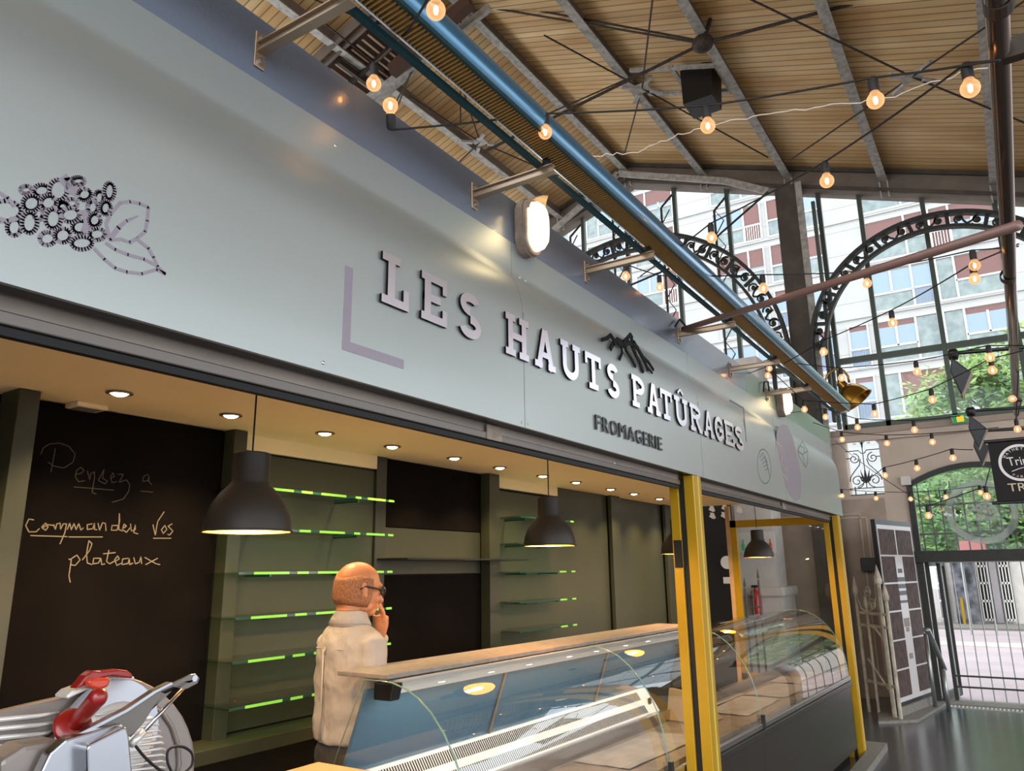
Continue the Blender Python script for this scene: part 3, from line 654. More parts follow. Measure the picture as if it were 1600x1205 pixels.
# yellow posts
def post(x0, lab, z0=.0):
    t = thing('yellow_post', lab, 'post', (x0, D, z0))
    w = .15
    MB().box((x0+.03,D+.0,z0),(x0+w,D+.055,2.136)).build('front_profile','yellow',t,bevel=.003)
    MB().box((x0+w*.62,D-.004,z0),(x0+w*.68,D,2.136)).build('cover_strip','yellowL',t)
    MB().box((x0+.038,D+.055,z0),(x0+w-.01,D+.085,2.12)).build('shutter_guide','rubber',t)
    MB().box((x0+.025,D+.085,z0),(x0+w,D+.135,2.30)).build('rear_profile','yellow',t,bevel=.003)
    return t
p1 = post(3.86, 'mustard yellow metal post dividing the two counter openings')
MB().box((3.875,D+.085,1.66),(3.885,D+.125,1.80)).build('latch','rubber',p1)
p2 = post(7.80, 'mustard yellow corner post at the right end of the stall')
MB().box((7.955,D+.01,.0),(7.975,D+.03,2.13)).build('edge_trim','fairy',p2)
# glazed end frame
ef = thing('glazed_end_frame', 'yellow-framed glass end wall of the stall beside the corner post', 'window', (7.85, 1.55, .6))
m = MB(); m.box((7.85,2.36,.6),(7.90,2.42,2.13)); m.build('rear_stile','yellow',ef); B((7.85,1.51,2.06),(7.90,2.42,2.13)).build('top_rail','yellow',ef)
B((7.85,1.51,.6),(7.90,2.42,.66)).build('bottom_rail','yellow',ef)
MB().add([(7.875,1.51,.66),(7.875,2.36,.66),(7.875,2.36,2.06),(7.875,1.51,2.06)],[(0,1,2,3)]).build('pane','glass',ef)
tag(B((7.84,2.42,.06),(7.90,2.46,2.28)).build('wooden_stud','wood'), 'slim pale wooden upright beside the yellow end frame', 'post')
tag(MB().prism([(6.4,1.25,0),(8.3,1.25,0),(8.3,1.62,0),(7.99,1.62,0),(7.99,1.366,0),(6.4,1.366,0)],(0,0,.06)).build('kerb_stone','stone'), 'grey stone kerb under the corner post', 'kerb')
# back wall furniture
def board(name, x0, x1, z0, z1, y, m_, lab, cat, group=None, d=.02):
    return tag(B((x0,y-d,z0),(x1,y,z1)).build(name, m_, bevel=.0015), lab, cat, group)
bb = board('chalkboard',1.31,2.17,.99,CZ-.003,BW-.005,'chalk','large blackboard with chalk handwriting about ordering platters','chalkboard')
uprights = [(1.235,1.305,2.84,'leftmost, at the frame edge'),(2.175,2.245,2.90,'between the blackboard and the left glass shelves'),(3.18,3.262,2.96,'right of the left glass shelves'),(4.21,4.33,2.90,'left of the right glass shelves'),(6.16,6.34,2.94,'between the two plain olive panels'),(7.42,7.60,2.94,'at the far right end of the back wall')]
for x0, x1, y, w_ in uprights:
    tag(B((x0,y,.95 if x0 < 7 else .3),(x1,BW-.026,CZ-.002)).build('upright_board','green' if x0 not in (3.18,) else 'greenD',bevel=.002),'olive green upright board, '+w_,'panel','olive upright boards on the back wall')
board('wall_panel',2.247,3.178,.99,2.215,BW-.005,'green','olive back panel behind the left glass shelves with green lit edges','panel')
board('wall_panel',4.335,5.24,.99,2.205,BW-.005,'green','olive back panel behind the right glass shelves','panel')
board('wall_panel',5.245,6.155,.30,CZ-.003,BW-.002,'green','plain olive panel right of the second pendant lamp','panel',d=.012)
board('wall_panel',6.345,7.41,.30,CZ-.003,BW-.002,'green','plain olive panel farthest right on the back wall','panel',d=.012)
board('chalkboard',3.265,4.205,1.91,CZ-.003,BW-.005,'chalk','small empty blackboard panel above the black shelf','chalkboard')
board('wall_panel',3.265,4.205,1.645,1.905,BW-.005,'green','olive strip panel behind the thin black shelf','panel')
board('chalkboard',3.265,4.205,.99,1.64,BW-.005,'chalk','large empty blackboard panel below the black shelf beside the man','chalkboard')
for x0, x1, w_ in ((2.247,3.178,'left'),(4.335,5.24,'right')):
    struct(B((x0,BW-.04,2.225),(x1,BW-.001,CZ-.001)).build('trim_6','cream'))
tag(B((3.2,2.74,1.722),(4.42,2.97,1.732)).build('wall_shelf','black'),'thin black shelf between the two blackboard panels','shelf')
tag(B((1.25,2.78,.93),(5.3,BW-.03,.985)).build('wall_ledge','green',bevel=.003),'olive ledge along the foot of the back panels','ledge')
tag(B((5.3,2.90,.93),(7.6,BW-.03,.985)).build('wall_ledge','greenD',bevel=.003),'narrow dark ledge under the far olive panels','ledge')
# glass shelves
names = ['topmost','second from top','third from top','fourth from top','fifth from top','lowest']
def shelf(x0, x1, z, lab, grp, lit):
    t = thing('glass_shelf', lab, 'shelf', (x0, 2.97, z), grp)
    MB().box((x0,2.752,z),(x1,2.965,z+.008)).build('pane','glassG',t)
    dim = MB().box((x0,2.747,z-.001),(x1,2.752,z+.009)); dim.build('front_edge','glassdim',t)
    m = MB()
    for a, b in lit: m.box((x0+(x1-x0)*a,2.743,z-.001),(x0+(x1-x0)*b,2.747,z+.010))
    m.build('lit_edge','glassedge',t)['label'] = 'glowing green lit edge'
    for k in (.22,.78):
        xx = x0+(x1-x0)*k; MB().box((xx-.004,2.80,z-.012),(xx+.004,2.97,z-.001)).build('shelf_support','glassdim',t)
for i, z in enumerate((2.020,1.842,1.655,1.472,1.298,1.120)):
    shelf(2.13, 3.085, z, 'glass shelf with long glowing green edge, %s in the left bay' % names[i], 'glass shelves of the left bay', [(.08,.28),(.33,.40),(.46,.63),(.70,.74),(.79,.93),(.96,1)])
for i, z in enumerate((2.005,1.829,1.643,1.450,1.268)):
    shelf(4.33, 5.09, z, 'dark-edged glass shelf, short green glow at right, %s in the right bay' % (names[i] if i < 4 else 'lowest'), 'glass shelves of the right bay', [(.70,.82),(.93,1)] if i > 1 else [(.94,1)])
# chalk handwriting (polylines on the board, measured on the wall plane)
m1, m2 = MB(), MB()
def ch(m, pts, w=.0038): stroke(m, [(p[0]/4, 550+p[1]/4) for p in pts], w, BW-.026, .001)
P_ = [[(255,640),(270,600),(310,575),(370,570),(430,590),(470,640),(455,690),(400,725),(340,715),(300,690)],[(345,605),(335,660),(318,750)],[(470,765),(505,760),(525,740),(505,722),(478,740),(470,780),(490,812),(530,805)],[(545,745),(560,800),(568,760),(590,750),(590,790),(575,880),(600,888)],[(615,800),(650,735),(640,790),(672,808),(655,825),(615,805)],[(690,790),(715,780),(705,755),(690,780),(700,818),(730,810)],[(735,765),(770,765),(745,815),(790,800),(810,830),(805,870),(770,920),(700,940)],
 [(925,765),(895,780),(892,810),(925,805),(930,770),(930,810),(948,830)],[(462,845),(540,850),(712,865)],[(880,870),(955,877)]]
for p in P_: ch(m1, p, .003)
Q_ = [[(210,1050),(180,1045),(160,1085),(180,1125),(225,1125),(245,1105)],[(260,1095),(285,1070),(300,1095),(285,1115),(262,1100),(300,1080),(335,1085)],[(335,1080),(345,1110),(355,1075),(375,1070),(378,1108),(395,1075),(415,1075),(405,1130),(375,1200)],[(420,1110),(435,1070),(445,1112),(462,1072),(475,1112),(492,1072),(505,1115),(520,1100)],[(575,1075),(545,1080),(545,1110),(580,1105),(590,1070),(590,1110),(605,1112)],[(612,1070),(622,1115),(640,1068),(658,1072),(662,1118)],[(740,1085),(700,1085),(695,1115),(730,1115),(748,1060),(745,1010),(742,1110),(765,1120)],[(765,1105),(790,1090),(775,1075),(765,1110),(790,1128),(812,1100)],[(815,1075),(820,1120),(845,1110),(845,1080),(835,1130),(862,1138)],
 [(955,1080),(970,1145),(985,1060),(1025,1000)],[(1010,1110),(1030,1085),(1042,1110),(1020,1135),(1008,1112)],[(1075,1075),(1050,1090),(1080,1120),(1060,1145),(1048,1140)],[(190,1148),(420,1155)],[(430,1157),(640,1157)],[(958,1165),(1068,1165)]]
for p in Q_: ch(m2, p)
R_ = [[(430,1295),(445,1300),(430,1400),(438,1440)],[(435,1300),(480,1270),(500,1300),(470,1335),(438,1330)],[(515,1300),(560,1240),(575,1200),(555,1180),(540,1260),(545,1320),(575,1330)],[(625,1290),(585,1290),(580,1325),(615,1320),(630,1290),(635,1330),(655,1325)],[(680,1240),(665,1310),(685,1325),(710,1310)],[(645,1262),(720,1255)],[(715,1310),(745,1295),(735,1275),(715,1300),(730,1335),(760,1320)],[(800,1290),(765,1295),(762,1330),(800,1322),(808,1290),(810,1330),(830,1320)],[(835,1285),(845,1325),(870,1315),(880,1280),(885,1325)],[(905,1285),(975,1325),(1000,1330)],[(985,1290),(910,1330)]]
for p in R_: ch(m2, p)
m1.build('chalk_writing','chalkdim',bb)['label'] = 'faint chalk words Pensez a'; m2.build('chalk_writing','chalkline',bb)['label'] = 'chalk words commander vos plateaux'
# downlights in the stall ceiling
dlx = [(.95,2.63),(1.474,2.636),(1.962,2.652),(2.485,2.651),(2.97,2.663),(3.498,2.656),(4.008,2.68),(4.553,2.686),(5.047,2.69),(5.663,2.70),(6.147,2.71),(6.745,2.72),(7.25,2.72)]
ordn = ['outside the left frame edge','nearest and largest, above the blackboard','second from the left','third from the left','fourth from the left','fifth from the left','sixth from the left','seventh from the left','eighth from the left','ninth from the left','tenth from the left','eleventh from the left','farthest, by the yellow post']
for (x, y), w_ in zip(dlx, ordn):
    t = thing('downlight', 'small round recessed ceiling downlight, '+w_, 'ceiling light', (x, y, CZ), 'recessed downlights in the stall ceiling')
    MB().lathe([(.030,-.001),(.044,-.001),(.046,-.006),(.036,-.009),(.030,-.003)], 24, (x,y,CZ)).build('trim_ring','dlring',t,smooth=True)
    MB().lathe([(.0001,-.016),(.015,-.014),(.026,-.009),(.031,-.003),(.0001,-.002)], 20, (x,y,CZ)).build('lens','dl',t,smooth=True)
    l = bpy.data.lights.new('downlight_beam','SPOT'); l.energy = 27; l.color = (1,.70,.38); l.spot_size = 2.0; l.spot_blend = .8; l.shadow_soft_size = .03
    lo = bpy.data.objects.new('downlight_beam', l); COL.objects.link(lo); lo.location = (0,0,-.02); lo.parent = t
c = at(135,633,2,CZ); vt = thing('ceiling_vent','small rectangular vent cover on the stall ceiling above the blackboard','vent',(c.x,c.y,CZ))
MB().box((c.x-.06,c.y-.05,CZ-.018),(c.x+.06,c.y+.05,CZ)).build('cover','cream',vt,bevel=.004); MB().box((c.x-.045,c.y-.035,CZ-.02),(c.x+.045,c.y+.035,CZ-.018)).build('inlet','worktop',vt)
# pendant lamps
pn = ['nearest and largest, in front of the blackboard edge','second along the counter, its rim glowing orange','third, half hidden behind the yellow post','farthest, in front of the white pilaster']
pend = None
for (x, z), w_ in zip(((1.492,1.776),(3.272,1.772),(5.02,1.755),(6.93,1.748)), pn):
    if pend is None:
        t = thing('pendant_lamp', '', 'pendant lamp', (x,1.9,z), 'brown pendant lamps over the counter')
        o = [(.047,.235),(.054,.230),(.0545,.148),(.062,.135),(.085,.112),(.108,.078),(.122,.040),(.1275,.004),(.131,.002),(.131,-.002),(.126,-.002)]
        i = [(.124,0),(.119,.038),(.105,.075),(.082,.108),(.058,.130),(.050,.146),(.050,.2),(.0001,.2)]
        m = MB().lathe([(.0001,.235)]+o, 48, (x,1.9,z)); m.build('lamp_shade','lamp',t,smooth=True,autosmooth=True)
        MB().lathe(i, 48, (x,1.9,z)).build('shade_lining','lampin',t,smooth=True)['label'] = 'glowing orange inner lining'
        MB().tube([(x,1.9,z+.235),(x,1.9,CZ)],.0028,6).build('cord','wire',t)
        MB().lathe([(.0001,.03),(.028,.03),(.030,0),(.0001,0)],20,(x,1.9,CZ-.03)).build('ceiling_rose','lamp',t)
        MB().ball((x,1.9,z+.075),.026,14,10).build('lamp_bulb','dl',t,smooth=True)
        l = bpy.data.lights.new('pendant_light','POINT'); l.energy = 13; l.color = (1,.62,.28); l.shadow_soft_size = .03
        lo = bpy.data.objects.new('pendant_light', l); COL.objects.link(lo); lo.location = (0,0,.02); lo.parent = t; pend = t
    else:
        t = dup(pend); t.location = (x,1.9,z)
        for c_ in t.children:
            if c_.name.startswith(('cord','ceiling_rose')): c_.location.z = 0
            if c_.name.startswith('ceiling_rose'): c_.location.z = 1.776-z
            if c_.name.startswith('cord'): c_.scale.z = (CZ-z)/(CZ-1.776)
    t['label'] = 'brown bell-shaped pendant lamp, '+w_
# ================================================================ DISPLAY CASE
CX0, CX1 = 2.20, 7.64
case = thing('display_case', 'long refrigerated counter with curved glass front and dark laminate base', 'display counter', (CX0, 1.585, 0))
TAN = -.035
def cp(x, v, z): return (x, 1.585+(x-CX0)*TAN+v, z)      # v = depth behind the front edge; the case stands slightly askew
def cbox(m, x0, x1, v0, v1, z0, z1):
    return m.hull8([cp(x0,v0,z0),cp(x1,v0,z0),cp(x1,v1,z0),cp(x0,v1,z0),cp(x0,v0,z1),cp(x1,v0,z1),cp(x1,v1,z1),cp(x0,v1,z1)])
arc = [(0,.71),(.008,.80),(.022,.89),(.045,.975),(.08,1.05),(.125,1.12),(.18,1.18),(.24,1.225),(.30,1.252),(.36,1.268),(.42,1.272)]
SE = [CX0, 3.72, 5.14, CX1]
for a, b in zip(SE, SE[1:]):
    m = MB(); a += .003; b -= .003; n = len(arc); vs = [cp(a,v,z) for v,z in arc]+[cp(b,v,z) for v,z in arc]
    m.add(vs, [(i,i+1,n+i+1,n+i) for i in range(n-1)]); m.build('curved_front_glass','caseglass',case,smooth=True)
    for x in (a, b):
        MB().tube([cp(x,v-.001,z+.001) for v,z in arc],.0017,6).build('glass_edge','glassend',case,smooth=True)
for x in (CX0, CX1):
    pl = [cp(x,v,z) for v,z in arc]+[cp(x,.50,1.272),cp(x,.66,.92),cp(x,.66,.71)]
    MB().add(pl,[tuple(range(len(pl)))]).build('end_glass','glass',case)
    MB().tube(pl[:-1],.0022,6).build('glass_edge','glassend',case,smooth=True)
cbox(MB(),CX0+.02,5.14,.40,.66,1.274,1.292).build('top_shelf','worktop',case,bevel=.004)
MB().add([cp(5.14,.42,1.272),cp(CX1,.42,1.272),cp(CX1,.50,1.272),cp(5.14,.50,1.272)],[(0,1,2,3)]).build('top_glass','glass',case)
cbox(MB(),CX0+.06,5.12,.385,.48,1.222,1.270).build('lamp_canopy','white',case,bevel=.003)
m = MB(); m.hull8([cp(CX0+.02,.385,1.20),cp(CX0+.07,.385,1.20),cp(CX0+.07,.47,1.20),cp(CX0+.02,.47,1.20),cp(CX0+.02,.37,1.262),cp(CX0+.07,.37,1.262),cp(CX0+.07,.47,1.262),cp(CX0+.02,.47,1.262)])
m.build('canopy_end','black',case,bevel=.006)
XR = 5.14; m = MB(); m.hull8([cp(CX0+.01,.60,.93),cp(XR,.60,.93),cp(XR,.615,.93),cp(CX0+.01,.615,.93),cp(CX0+.01,.49,1.235),cp(XR,.49,1.235),cp(XR,.505,1.235),cp(CX0+.01,.505,1.235)])
m.build('rear_panel','bluepanel',case)  # blue of a reflection in the case, put into the panel colour
MB().add([cp(XR,.615,.93),cp(CX1,.615,.93),cp(CX1,.50,1.27),cp(XR,.50,1.27)],[(0,1,2,3)]).build('rear_glass','glass',case)
for xs in (3.1,4.1): 
    m = MB(); m.bar(cp(xs,.485,1.235),cp(xs,.592,.93),.006,.012,(1,0,0)); m.build('rear_panel_stile','alu',case)
# ventilated grille strip
GX1 = 4.75
m = MB(); m.hull8([cp(CX0+.03,.50,.80),cp(GX1,.50,.80),cp(GX1,.60,.80),cp(CX0+.03,.60,.80),cp(CX0+.03,.585,.93),cp(GX1,.585,.93),cp(GX1,.61,.93),cp(CX0+.03,.61,.93)])
gr = m.build('air_grille','white',case,bevel=.003)
m = MB(); k = CX0+.1
while k < GX1-.15:
    for u0, u1 in ((.08,.38),(.60,.92)):
        a = Vector(cp(k,.50+.085*u0,.80+.13*u0)); b = Vector(cp(k,.50+.085*u1,.80+.13*u1)); nrm = Vector((0,-.0012,.0008))
        m.bar(a+nrm,b+nrm,.006,.002,(0,-1,.6))
    k += .0145
o = m.build('vent_slot','vent',gr); 
m = MB(); a = cp(GX1-.07,.535,.86); m.box((a[0]-.02,a[1]-.006,a[2]-.02),(a[0]+.02,a[1],a[2]+.02)); m.build('thermometer','black',case)
cbox(MB(),CX0+.01,CX1-.01,.02,.60,.715,.735).build('deck','deckB',case)
cbox(MB(),CX0+.03,CX1-.03,.46,.50,.735,.80).build('deck_riser','steel',case)
cbox(MB(),CX0,CX1,-.012,.03,.675,.715).build('front_rail','steel',case,bevel=.008)
cbox(MB(),CX0,CX1,-.02,.0,.635,.675).build('lower_rail','base',case,bevel=.006)
for a, b in zip(SE, SE[1:]): cbox(MB(),a+.002,b-.002,.0,.02,.12,.632).build('front_panel','base',case)
cbox(MB(),CX0,CX1,.02,.64,.10,.71).build('body','base',case)
cbox(MB(),CX0+.05,CX1-.05,.06,.6,0,.10).build('plinth','black',case)
for x in SE[1:-1]: cbox(MB(),x-.012,x+.012,-.02,.0,.68,.76).build('glass_clamp','black',case)
al = bpy.data.lights.new('case_fill_light','AREA'); al.shape = 'RECTANGLE'; al.size = 2.8; al.size_y = .03; al.energy = 5; al.color = (1,.86,.68)
alo = bpy.data.objects.new('case_fill_light', al); COL.objects.link(alo); alo.location = Vector(cp(3.66,.43,1.218))-Vector(case.location); alo.rotation_euler = (math.radians(-8),0,math.atan(TAN)); alo.parent = case  # area lamp added inside the case; its bounce brightens the stall ceiling
# loose sheets and cardboard in the case
random.seed(3)
for i, (x, v, w, d_, a, lab) in enumerate(((5.55,.10,.75,.28,.02,'grey paper sheet lying in the middle of the right case bay'),(6.35,.08,.7,.30,-.05,'grey paper sheet lying in the right case bay towards its end'),(5.55,.40,1.0,.07,.0,'narrow paper strip at the back of the right case bay'),(2.9,.12,.9,.3,.04,'grey-brown paper sheet in the left case bay'),(4.0,.12,.85,.3,-.03,'brown paper sheet in the middle case bay'),(6.95,.18,.4,.26,.1,'crumpled pale paper near the right end of the case'))):
    m = MB(); nx, ny = 8, 5; vs = []
    for q in range(ny+1):
        for p in range(nx+1):
            u, w2 = x+w*(p/nx-.5), v+d_*(q/ny); xx, yy, zz = cp(u, w2, .738+random.random()*.006)
            vs.append((xx, yy+a*(u-x), zz))
    fs = [(q*(nx+1)+p,q*(nx+1)+p+1,(q+1)*(nx+1)+p+1,(q+1)*(nx+1)+p) for q in range(ny) for p in range(nx)]
    vs2 = [(a_[0],a_[1],a_[2]-.0012) for a_ in vs]; k = len(vs)
    m.add(vs+vs2, fs+[tuple(r_+k for r_ in reversed(f)) for f in fs]); tag(m.build('paper_sheet','deck',smooth=False), lab, 'paper', 'sheets of paper lining the case')
cb = MB(); cb.hull8([cp(4.78,.22,.74),cp(5.02,.20,.74),cp(5.05,.46,.74),cp(4.80,.48,.74),cp(4.84,.30,.90),cp(4.86,.30,.90),cp(4.88,.47,.92),cp(4.86,.48,.92)])
tag(cb.build('cardboard_flap','card'),'folded brown cardboard piece standing beside the white grille','cardboard')
tag(MB().box((1.55,1.65,.955),(2.15,2.25,.985)).build('wooden_counter','wood',bevel=.004),'pale wooden counter edge between the slicer and the glass case','counter')
tag(MB().box((.1,1.45,0),(2.15,2.25,.95)).build('counter_base','base'),'dark counter cabinet carrying the slicer','counter')
def smooth_pts(P_, n=5):
    P_ = [Vector(p) for p in P_]; o = []
    for i in range(len(P_)-1):
        a, b, c, d = P_[max(i-1,0)], P_[i], P_[i+1], P_[min(i+2,len(P_)-1)]
        for k in range(n):
            t = k/n; o.append(.5*((2*b)+(c-a)*t+(2*a-5*b+4*c-d)*t*t+(3*b-a-3*c+d)*t**3))
    return o+[P_[-1]]
# ================================================================ SLICER
YS = 1.75
sl = thing('meat_slicer', 'aluminium meat slicer with ribbed table and red handle on the counter', 'slicer', (.75, YS, .955))
def A(px, py, y=YS): return at(px, py, 1, y)
def pxp(name, pts, y, d, m_, bev=0, par=None, smooth=False):
    poly = [A(px,py,y) for px,py in pts]; o = MB().prism(poly,(0,d,0)).build(name,m_,par or sl,smooth=smooth,bevel=bev); return o
plate = [(-60,1128),(0,1112),(50,1100),(104,1088),(128,1072),(150,1063),(178,1058),(205,1059),(224,1065),(242,1074),(260,1087),(275,1102),(287,1119),(296,1138),(303,1160),(306,1182),(305,1205),(300,1225),(290,1245),(-60,1245)]
pxp('slicer_table', plate, YS, .03, 'cast', .008)
# rim bead and blade disc
MB().tube([A(x,y,YS-.002) for x,y in ((232,1100),(252,1112),(268,1135),(278,1165),(280,1195),(272,1225))],.006,8).build('table_rim','cast',sl,smooth=True)
c = A(165,1150,YS-.01); m = MB().lathe([(.0001,0),(.085,0),(.115,-.004),(.118,-.006),(.118,-.012),(.0001,-.012)],48,c,Matrix.Rotation(-PI/2,3,'X')); m.build('blade','steel',sl,smooth=True,autosmooth=True)
c = A(178,1165,YS-.022); MB().lathe([(.0001,.010),(.05,.010),(.085,.004),(.09,0),(.0001,0)],40,c,Matrix.Rotation(PI/2,3,'X')).build('blade_cover','castW',sl,smooth=True,autosmooth=True)
for i in range(8):
    o = MB().tube([A(-50,1129+i*14.6-i*.4,YS-.004),A(60,1119+i*14.6*.98,YS-.004),A(92,1113+i*14.4,YS-.003)],[.0048,.0048,.003],8).build('table_rib','castW',sl,smooth=True)
for i in range(11):
    MB().tube([A(204-i*.3,1128+i*9.5+ (2 if i%2 else 0),YS-.034),A(235+min(i,4)*4,1122+i*9.6,YS-.034),A(246+min(i,5)*2.5,1124+i*9.6,YS-.033)],[.0025,.0034,.002],8).build('cover_rib','castW',sl,smooth=True)
for i in range(4): MB().tube([A(150+i*2,1118+i*7,YS-.034),A(205,1106+i*7,YS-.034)],[.0025,.0025],8).build('cover_rib','castW',sl,smooth=True)
pxp('sharpener_housing', ((104,1088),(114,1079),(175,1057),(210,1057),(212,1064),(176,1062),(120,1086),(106,1093)), YS-.05, .05,'castW',.003)
c = A(152,1066,YS-.09)
pxp('clamp_lever', ((118,1077),(135,1056),(146,1048),(158,1049),(186,1046),(200,1048),(209,1055),(207,1061),(176,1057),(160,1060),(146,1066),(128,1074)), YS-.075, .03,'red',.004)
pxp('clamp_knob', ((136,1064),(150,1060),(172,1059),(174,1067),(168,1075),(155,1079),(143,1076)), YS-.09, .03,'orange',.006)
h0, h1 = A(114,1135,YS-.10), A(153,1090,YS-.20)
MB().tube([h0,h0.lerp(h1,.5),h1],[.014,.0165,.018],20).build('handle','red',sl,smooth=True,autosmooth=True); MB().ball(h1,.018,16,8).build('handle_tip','red',sl,smooth=True)
dn = (h1-h0).normalized(); q = dn.to_track_quat('Z','Y').to_matrix()
MB().lathe([(.0001,-.008),(.034,-.008),(.038,0),(.034,.006),(.016,.012),(.0001,.012)],28,h0,q).build('handle_flange','red',sl,smooth=True)
pxp('carriage_arm', ((100,1153),(115,1155),(200,1110),(240,1084),(270,1068),(298,1054),(306,1053),(312,1060),(309,1068),(292,1077),(275,1075),(262,1072),(252,1090),(240,1105),(225,1130),(205,1152),(198,1150),(118,1160)), YS-.165, .006,'armgrey',.001)
pxp('arm_edge', ((102,1155),(118,1156),(200,1113),(245,1083),(272,1069),(268,1066),(240,1080),(198,1108),(115,1150),(102,1152)), YS-.175, .02,'steel',.001)
c = A(303,1060,YS-.162); MB().lathe([(.0001,.0),(.0075,.0),(.0075,-.004),(.0001,-.004)],6,c,Matrix.Rotation(-PI/2,3,'X')).build('arm_screw','steel',sl)
MB().tube([A(288,1074,YS-.15),A(222,1146,YS-.17)],.0045,8).build('push_rod','steel',sl,smooth=True); MB().tube([A(224,1144,YS-.17),A(204,1164,YS-.175)],.008,10).build('rod_sleeve','castW',sl,smooth=True)
pxp('carriage_box', ((136,1170),(140,1164),(192,1138),(198,1136),(202,1150),(208,1215),(137,1215)), YS-.22, .05,'steel',.006)
pxp('carriage_side', ((103,1156),(188,1130),(196,1136),(138,1166),(134,1215),(60,1215),(78,1178)), YS-.19, .03,'steel',.004)
pxp('carriage_base', ((0,1190),(40,1165),(100,1155),(80,1178),(62,1215),(0,1215)), YS-.15, .08,'cast',.01)
tag(MB().tube([A(*p,YS-.06) for p in ((92,1138),(75,1150),(48,1162),(22,1170),(5,1182),(-8,1200))],.0035,6).build('power_cable','wire',smooth=True),'black power cable crossing the ribbed slicer table','cable')
tag(MB().tube(smooth_pts([A(*p,YS-.06) for p in ((212,1166),(225,1182),(240,1196),(255,1206),(268,1208),(262,1192),(262,1175),(272,1167),(288,1168),(300,1178),(300,1195),(290,1206))]),.0032,6).build('power_cable','wire',smooth=True),'looped black cable hanging at the round end of the slicer','cable')
# ================================================================ PERSON
PX, PY = 2.47, 2.42
man = thing('person', 'balding person in white linen shirt and dark trousers, seen from behind, hand at face', 'person', (PX, PY, 0))
yaw = math.radians(-10)           # torso faces this way (0 = +X)
def bodyR(a): return Matrix.Rotation(a, 3, 'Z')
T = bodyR(yaw)                  # local: x forward, y left, z up
def L_(x, y, z): return Vector((PX,PY,0))+T @ Vector((x,y,z))
def rings(m, spec, n=28, mtx=None, org=None):
    vs = []
    for (cx_, cy_, z, rx, ry, p) in spec:
        for k in range(n):
            a = 2*PI*k/n; c_, s_ = math.cos(a), math.sin(a)
            q = Vector((cx_+rx*math.copysign(abs(c_)**(2/p), c_), cy_+ry*math.copysign(abs(s_)**(2/p), s_), z))
            vs.append((Vector((PX,PY,0))+T @ q) if mtx is None else org+mtx @ q)
    fs = [(i*n+k, i*n+(k+1)%n, (i+1)*n+(k+1)%n, (i+1)*n+k) for i in range(len(spec)-1) for k in range(n)]
    fs += [tuple(range(n-1,-1,-1)), tuple((len(spec)-1)*n+k for k in range(n))]; m.add(vs, fs)
def union(o, vox, sm=2, disp=0, dsc=.06, name='x'):
    r = o.modifiers.new('remesh','REMESH'); r.mode = 'VOXEL'; r.voxel_size = vox; r.use_smooth_shade = True
    s = o.modifiers.new('smooth','SMOOTH'); s.iterations = sm; s.factor = .6
    if disp:
        tx = bpy.data.textures.new('folds_'+name,'CLOUDS'); tx.noise_scale = dsc; tx.noise_depth = 2
        d_ = o.modifiers.new('folds','DISPLACE'); d_.texture = tx; d_.strength = disp; d_.mid_level = .5; d_.texture_coords = 'LOCAL'
# head frame: turned further right and bent a little down
HC = L_(.035, .0, 1.592); HR = bodyR(math.radians(-28)) @ Matrix.Rotation(math.radians(8),3,'Y')
def H(x, y, z): return HC+HR @ Vector((x,y,z))
m = MB()
# skull and face
def ballm(m, c, r, sc, R=HR): m.ball(c, r, 20, 14, sc, R)
ballm(m, H(-.012,0,.022), .1, (.98,.76,.86)); ballm(m, H(.028,0,-.035), .08, (.78,.70,.98)); ballm(m, H(.058,0,-.092), .03, (1,.95,.7))
ballm(m, H(-.02,0,-.03), .08, (.85,.78,.9)); ballm(m, H(.09,0,-.028), .017, (1,.7,1.5)); ballm(m, H(.104,0,-.04), .014, (1,.9,.8))
ballm(m, H(.078,0,.02), .03, (.6,1.6,.45)); ballm(m, H(.087,0,-.068), .014, (.6,1.7,.5)); ballm(m, H(.085,0,-.080), .013, (.6,1.6,.5))
for sy in (-1,1):
    ballm(m, H(.066,sy*.034,-.035), .024, (.8,.8,1)); ballm(m, H(.0,sy*.074,-.012), .03, (.55,.28,1)); ballm(m, H(.008,sy*.078,-.030), .014, (.6,.4,1)); ballm(m, H(-.008,sy*.08,.004), .018, (.7,.35,1))
    ballm(m, H(.02,sy*.04,-.075), .03, (1.2,.7,.8))
# neck
m.tube([H(-.03,0,-.03),H(-.028,0,-.10),L_(-.01,0,1.46),L_(-.015,0,1.40)],[.058,.058,.064,.075],20)
# chest core so that head, neck, arms and hands are one figure
rings(m, [(0,0,1.38,.07,.13,2.2),(0,0,1.20,.08,.13,2.2),(0,0,1.0,.08,.12,2.2),(0,0,.90,.08,.13,2.2)])
